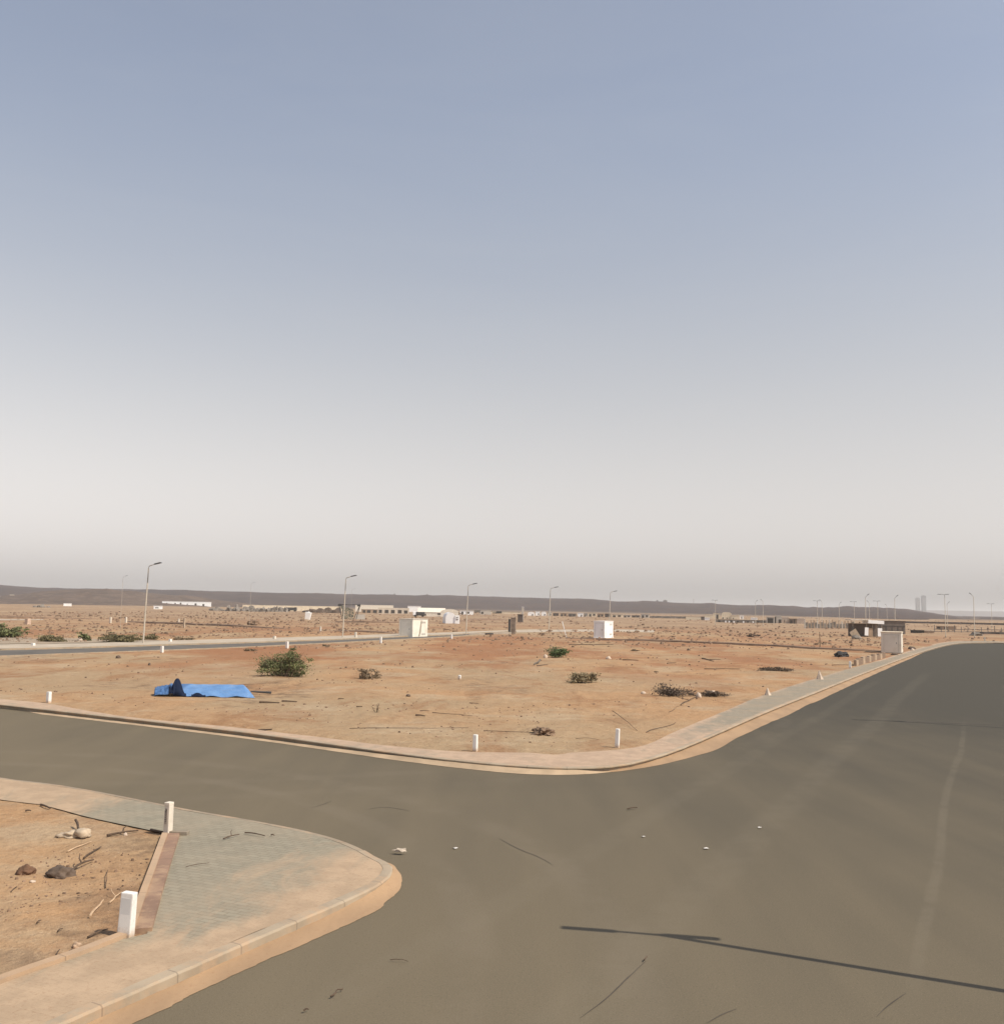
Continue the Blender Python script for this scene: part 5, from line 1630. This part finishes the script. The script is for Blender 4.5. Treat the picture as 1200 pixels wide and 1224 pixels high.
# right-hand low works beyond the road's end
hut("trench_box", "long black drain box beyond the bend of the road", "drain", 1089, 1104, 756.3, 752.8, None, M_DARK, depth=1.0, over=.05)
hut("trench_box", "pale topped low block right of the black drain box", "low wall", 1101, 1116, 756.5, 753.6, None, M_TANWALL, simple("pale_concrete", (.5, .43, .34)), depth=1.0, over=.05)
t = thing("site_fence", "thin site fence with rails beyond the end of the road", "fence", on(pat(1150, 755)))
o0 = t.location.copy(); 
for k in range(12):
    u = 1117 + k * 8; q = on(pat(u, 755.5 + k * .15)); s = scale_at(q)
    bm = bmesh.new(); add_box(bm, tuple(q - o0 - Vector((0, 0, .2))), (.12, .12, (6.5 if k % 3 else 8.5) * s + .2)); obj("fence_post", bm, M_STEEL_D, t)
for dzp in (.35, 3.4):
    bm = bmesh.new(); ql = [on(pat(1117 + k * 8, 755.5 + k * .15)) - o0 + Vector((0, 0, dzp * .2 + .1)) for k in range(12)]
    add_tube(bm, ql, .08, 5); obj("rail", bm, M_BROWNWALL, t)
hut("rail_shed", "low tan block shed among the posts beyond the road's end", "shed", 1120, 1142, 752.5, 748.5, None, M_TANWALL, depth=2, openings=((.05, .2, .1, .8, W_), (.4, .5, .1, .8, W_)))
hut("far_wall", "long low dark wall at the foot of the hill at right", "wall", 1082, 1240, 746.8, 744.8, None, M_BROWNWALL, depth=.6, over=.05)
hut("rubble_wall", "ragged grey boundary of stones at the right edge", "wall", 1165, 1230, 758.6, 756.2, None, M_RUBBLE, depth=.6, over=.05, openings=((.1, .2, .1, .8, W_), (.4, .46, .1, .8, W_), (.6, .7, .1, .8, W_)))

# distant towers in the haze, a hut on the ridge and a mast
for (u0, u1, vt, lab) in ((1095, 1099, 715, "left, shorter of two pale towers far off in the haze"), (1102, 1106.3, 712.3, "right, taller of two pale towers far off in the haze")):
    d_ = 5000; c = far((u0 + u1) / 2, d_); s = d_ / 1200; z1 = CAM_H + (hz(u0) - vt) * s
    t = thing("tower_block", lab, "tower", (c.x, c.y, 0)); w = (u1 - u0) * s
    bm = bmesh.new(); add_box(bm, (0, 0, 0), (w, w, z1)); wl_ = obj("wall", bm, M_HAZETOWER, t)
    bm = bmesh.new()
    for k in range(14): add_box(bm, (0, -w / 2 - .15, z1 * (.3 + .05 * k)), (w * .8, .3, z1 * .02))
    obj("window_band", bm, M_DARKGREY, wl_)
    bm = bmesh.new(); add_box(bm, (0, 0, z1 + .01), (w * .4, w * .4, 3)); obj("roof", bm, M_HAZETOWER, t)
for (u, v, wpx, hpx, lab) in ((795, 720.4, 4.5, 2.6, "small dark hut on the crest of the hills, right one"), (785.5, 720.2, 2, 2.2, "tiny dark hut on the crest of the hills, left one"), (471.5, 711.3, 2, 1, "speck-like hut on the crest above the cream kiosk"), (510.5, 712, 2, 1.2, "speck-like hut on the crest above the arched hut")):
    dr = ray(u, v); tt = 2310 / dr.y; s = 2310 / 1200
    bm = bmesh.new(); add_box(bm, (0, 0, -3), (wpx * s, 5, hpx * s + 3)); add_box(bm, (0, 0, hpx * s + .01), (wpx * s * .5, 3, 1.2))
    o = obj("crest_hut", bm, M_BROWNWALL); o.location = (dr.x * tt, 2310, CAM_H + dr.z * tt); tag(o, lab, "hut", "huts on the crest")
dr = ray(829, 722); tt = 2310 / dr.y
bm = bmesh.new(); add_tube(bm, [(0, 0, -3), (0, 0, 12)], [.5, .35], 6); add_tube(bm, [(-1.5, 0, 9), (1.5, 0, 9)], .2, 5)
o = obj("radio_mast", bm, M_STEEL); o.location = (dr.x * tt, 2310, CAM_H + dr.z * tt); tag(o, "thin pale mast on the crest of the hills", "mast")

# ------------------------------------------------------------------ haze
bm = bmesh.new(); add_box(bm, (0, 2500, -8), (19000, 19000, 8 + 88))
mt = bpy.data.materials.new("haze"); mt.use_nodes = True; nt = mt.node_tree
nt.nodes.remove(nt.nodes["Principled BSDF"])
pv = nt.nodes.new('ShaderNodeVolumePrincipled'); pv.inputs['Color'].default_value = (.985, .985, .965, 1)
pv.inputs['Density'].default_value = .00014; pv.inputs['Anisotropy'].default_value = .2
nt.links.new(pv.outputs[0], nt.nodes['Material Output'].inputs['Volume'])
hz_o = obj("haze", bm, mt, kind='stuff')

# ------------------------------------------------------------------ light
to_sun = Vector((-shd.x * math.cos(SUN_EL), -shd.y * math.cos(SUN_EL), math.sin(SUN_EL)))
sl = bpy.data.lights.new("sun", 'SUN'); sl.energy = 4.8; sl.angle = R(.30); sl.color = (1.0, .90, .75)
so = link(bpy.data.objects.new("sun", sl)); so.rotation_euler = to_sun.to_track_quat('Z', 'Y').to_euler()
w = bpy.data.worlds.new("World"); scene.world = w; w.use_nodes = True
nt = w.node_tree; t = NT(nt)
sky = t.n('ShaderNodeTexSky'); sky.sky_type = 'NISHITA'; sky.sun_disc = False
sky.sun_elevation = SUN_EL; sky.sun_rotation = math.atan2(to_sun.x, to_sun.y)
sky.altitude = 0; sky.air_density = 1.75; sky.dust_density = 1.2; sky.ozone_density = 1.0
bw = t.n('ShaderNodeRGBToBW'); t.l(sky.outputs[0], bw.inputs[0])
dust = t.mix(.58, sky.outputs[0], bw.outputs[0])          # dusty air: paler, greyer sky
bg = nt.nodes['Background']; bg.inputs['Strength'].default_value = .141
veil = t.noise(t.coord((1.2, 1.2, 6), .5, 'Generated'), 1.6, 5, .6, .8)      # thin uneven dust veil
dust = t.mix(1.0, dust, (1.005, .975, 1.085), 'MULTIPLY')
dust = t.mix(t.math('MULTIPLY', t.ramp(veil, .35, .8), .06), dust, (5.2, 5.1, 5.0))
tcw = t.n('ShaderNodeTexCoord'); sxw = t.n('ShaderNodeSeparateXYZ'); t.l(tcw.outputs['Generated'], sxw.inputs[0])
low = t.ramp(sxw.outputs['Z'], .50, .03)                     # the dust layer thickens towards the horizon
greyed = t.n('ShaderNodeRGBToBW'); t.l(dust, greyed.inputs[0])
dust = t.mix(t.math('MULTIPLY', low, .85), dust, t.mix(1.0, greyed.outputs[0], (.99, .953, .928), 'MULTIPLY'))
dust = t.mix(t.math('SUBTRACT', 1.0, low), dust, t.mix(1.0, dust, (.94, .985, .995), 'MULTIPLY'))
t.l(dust, bg.inputs['Color'])

scene.view_settings.view_transform = 'Standard'; scene.view_settings.look = 'None'
scene.view_settings.exposure = 0.0; scene.view_settings.gamma = 1.0
scene.cycles.volume_bounces = 3
scene.cycles.max_bounces = 6
scene.cycles.use_denoising = True
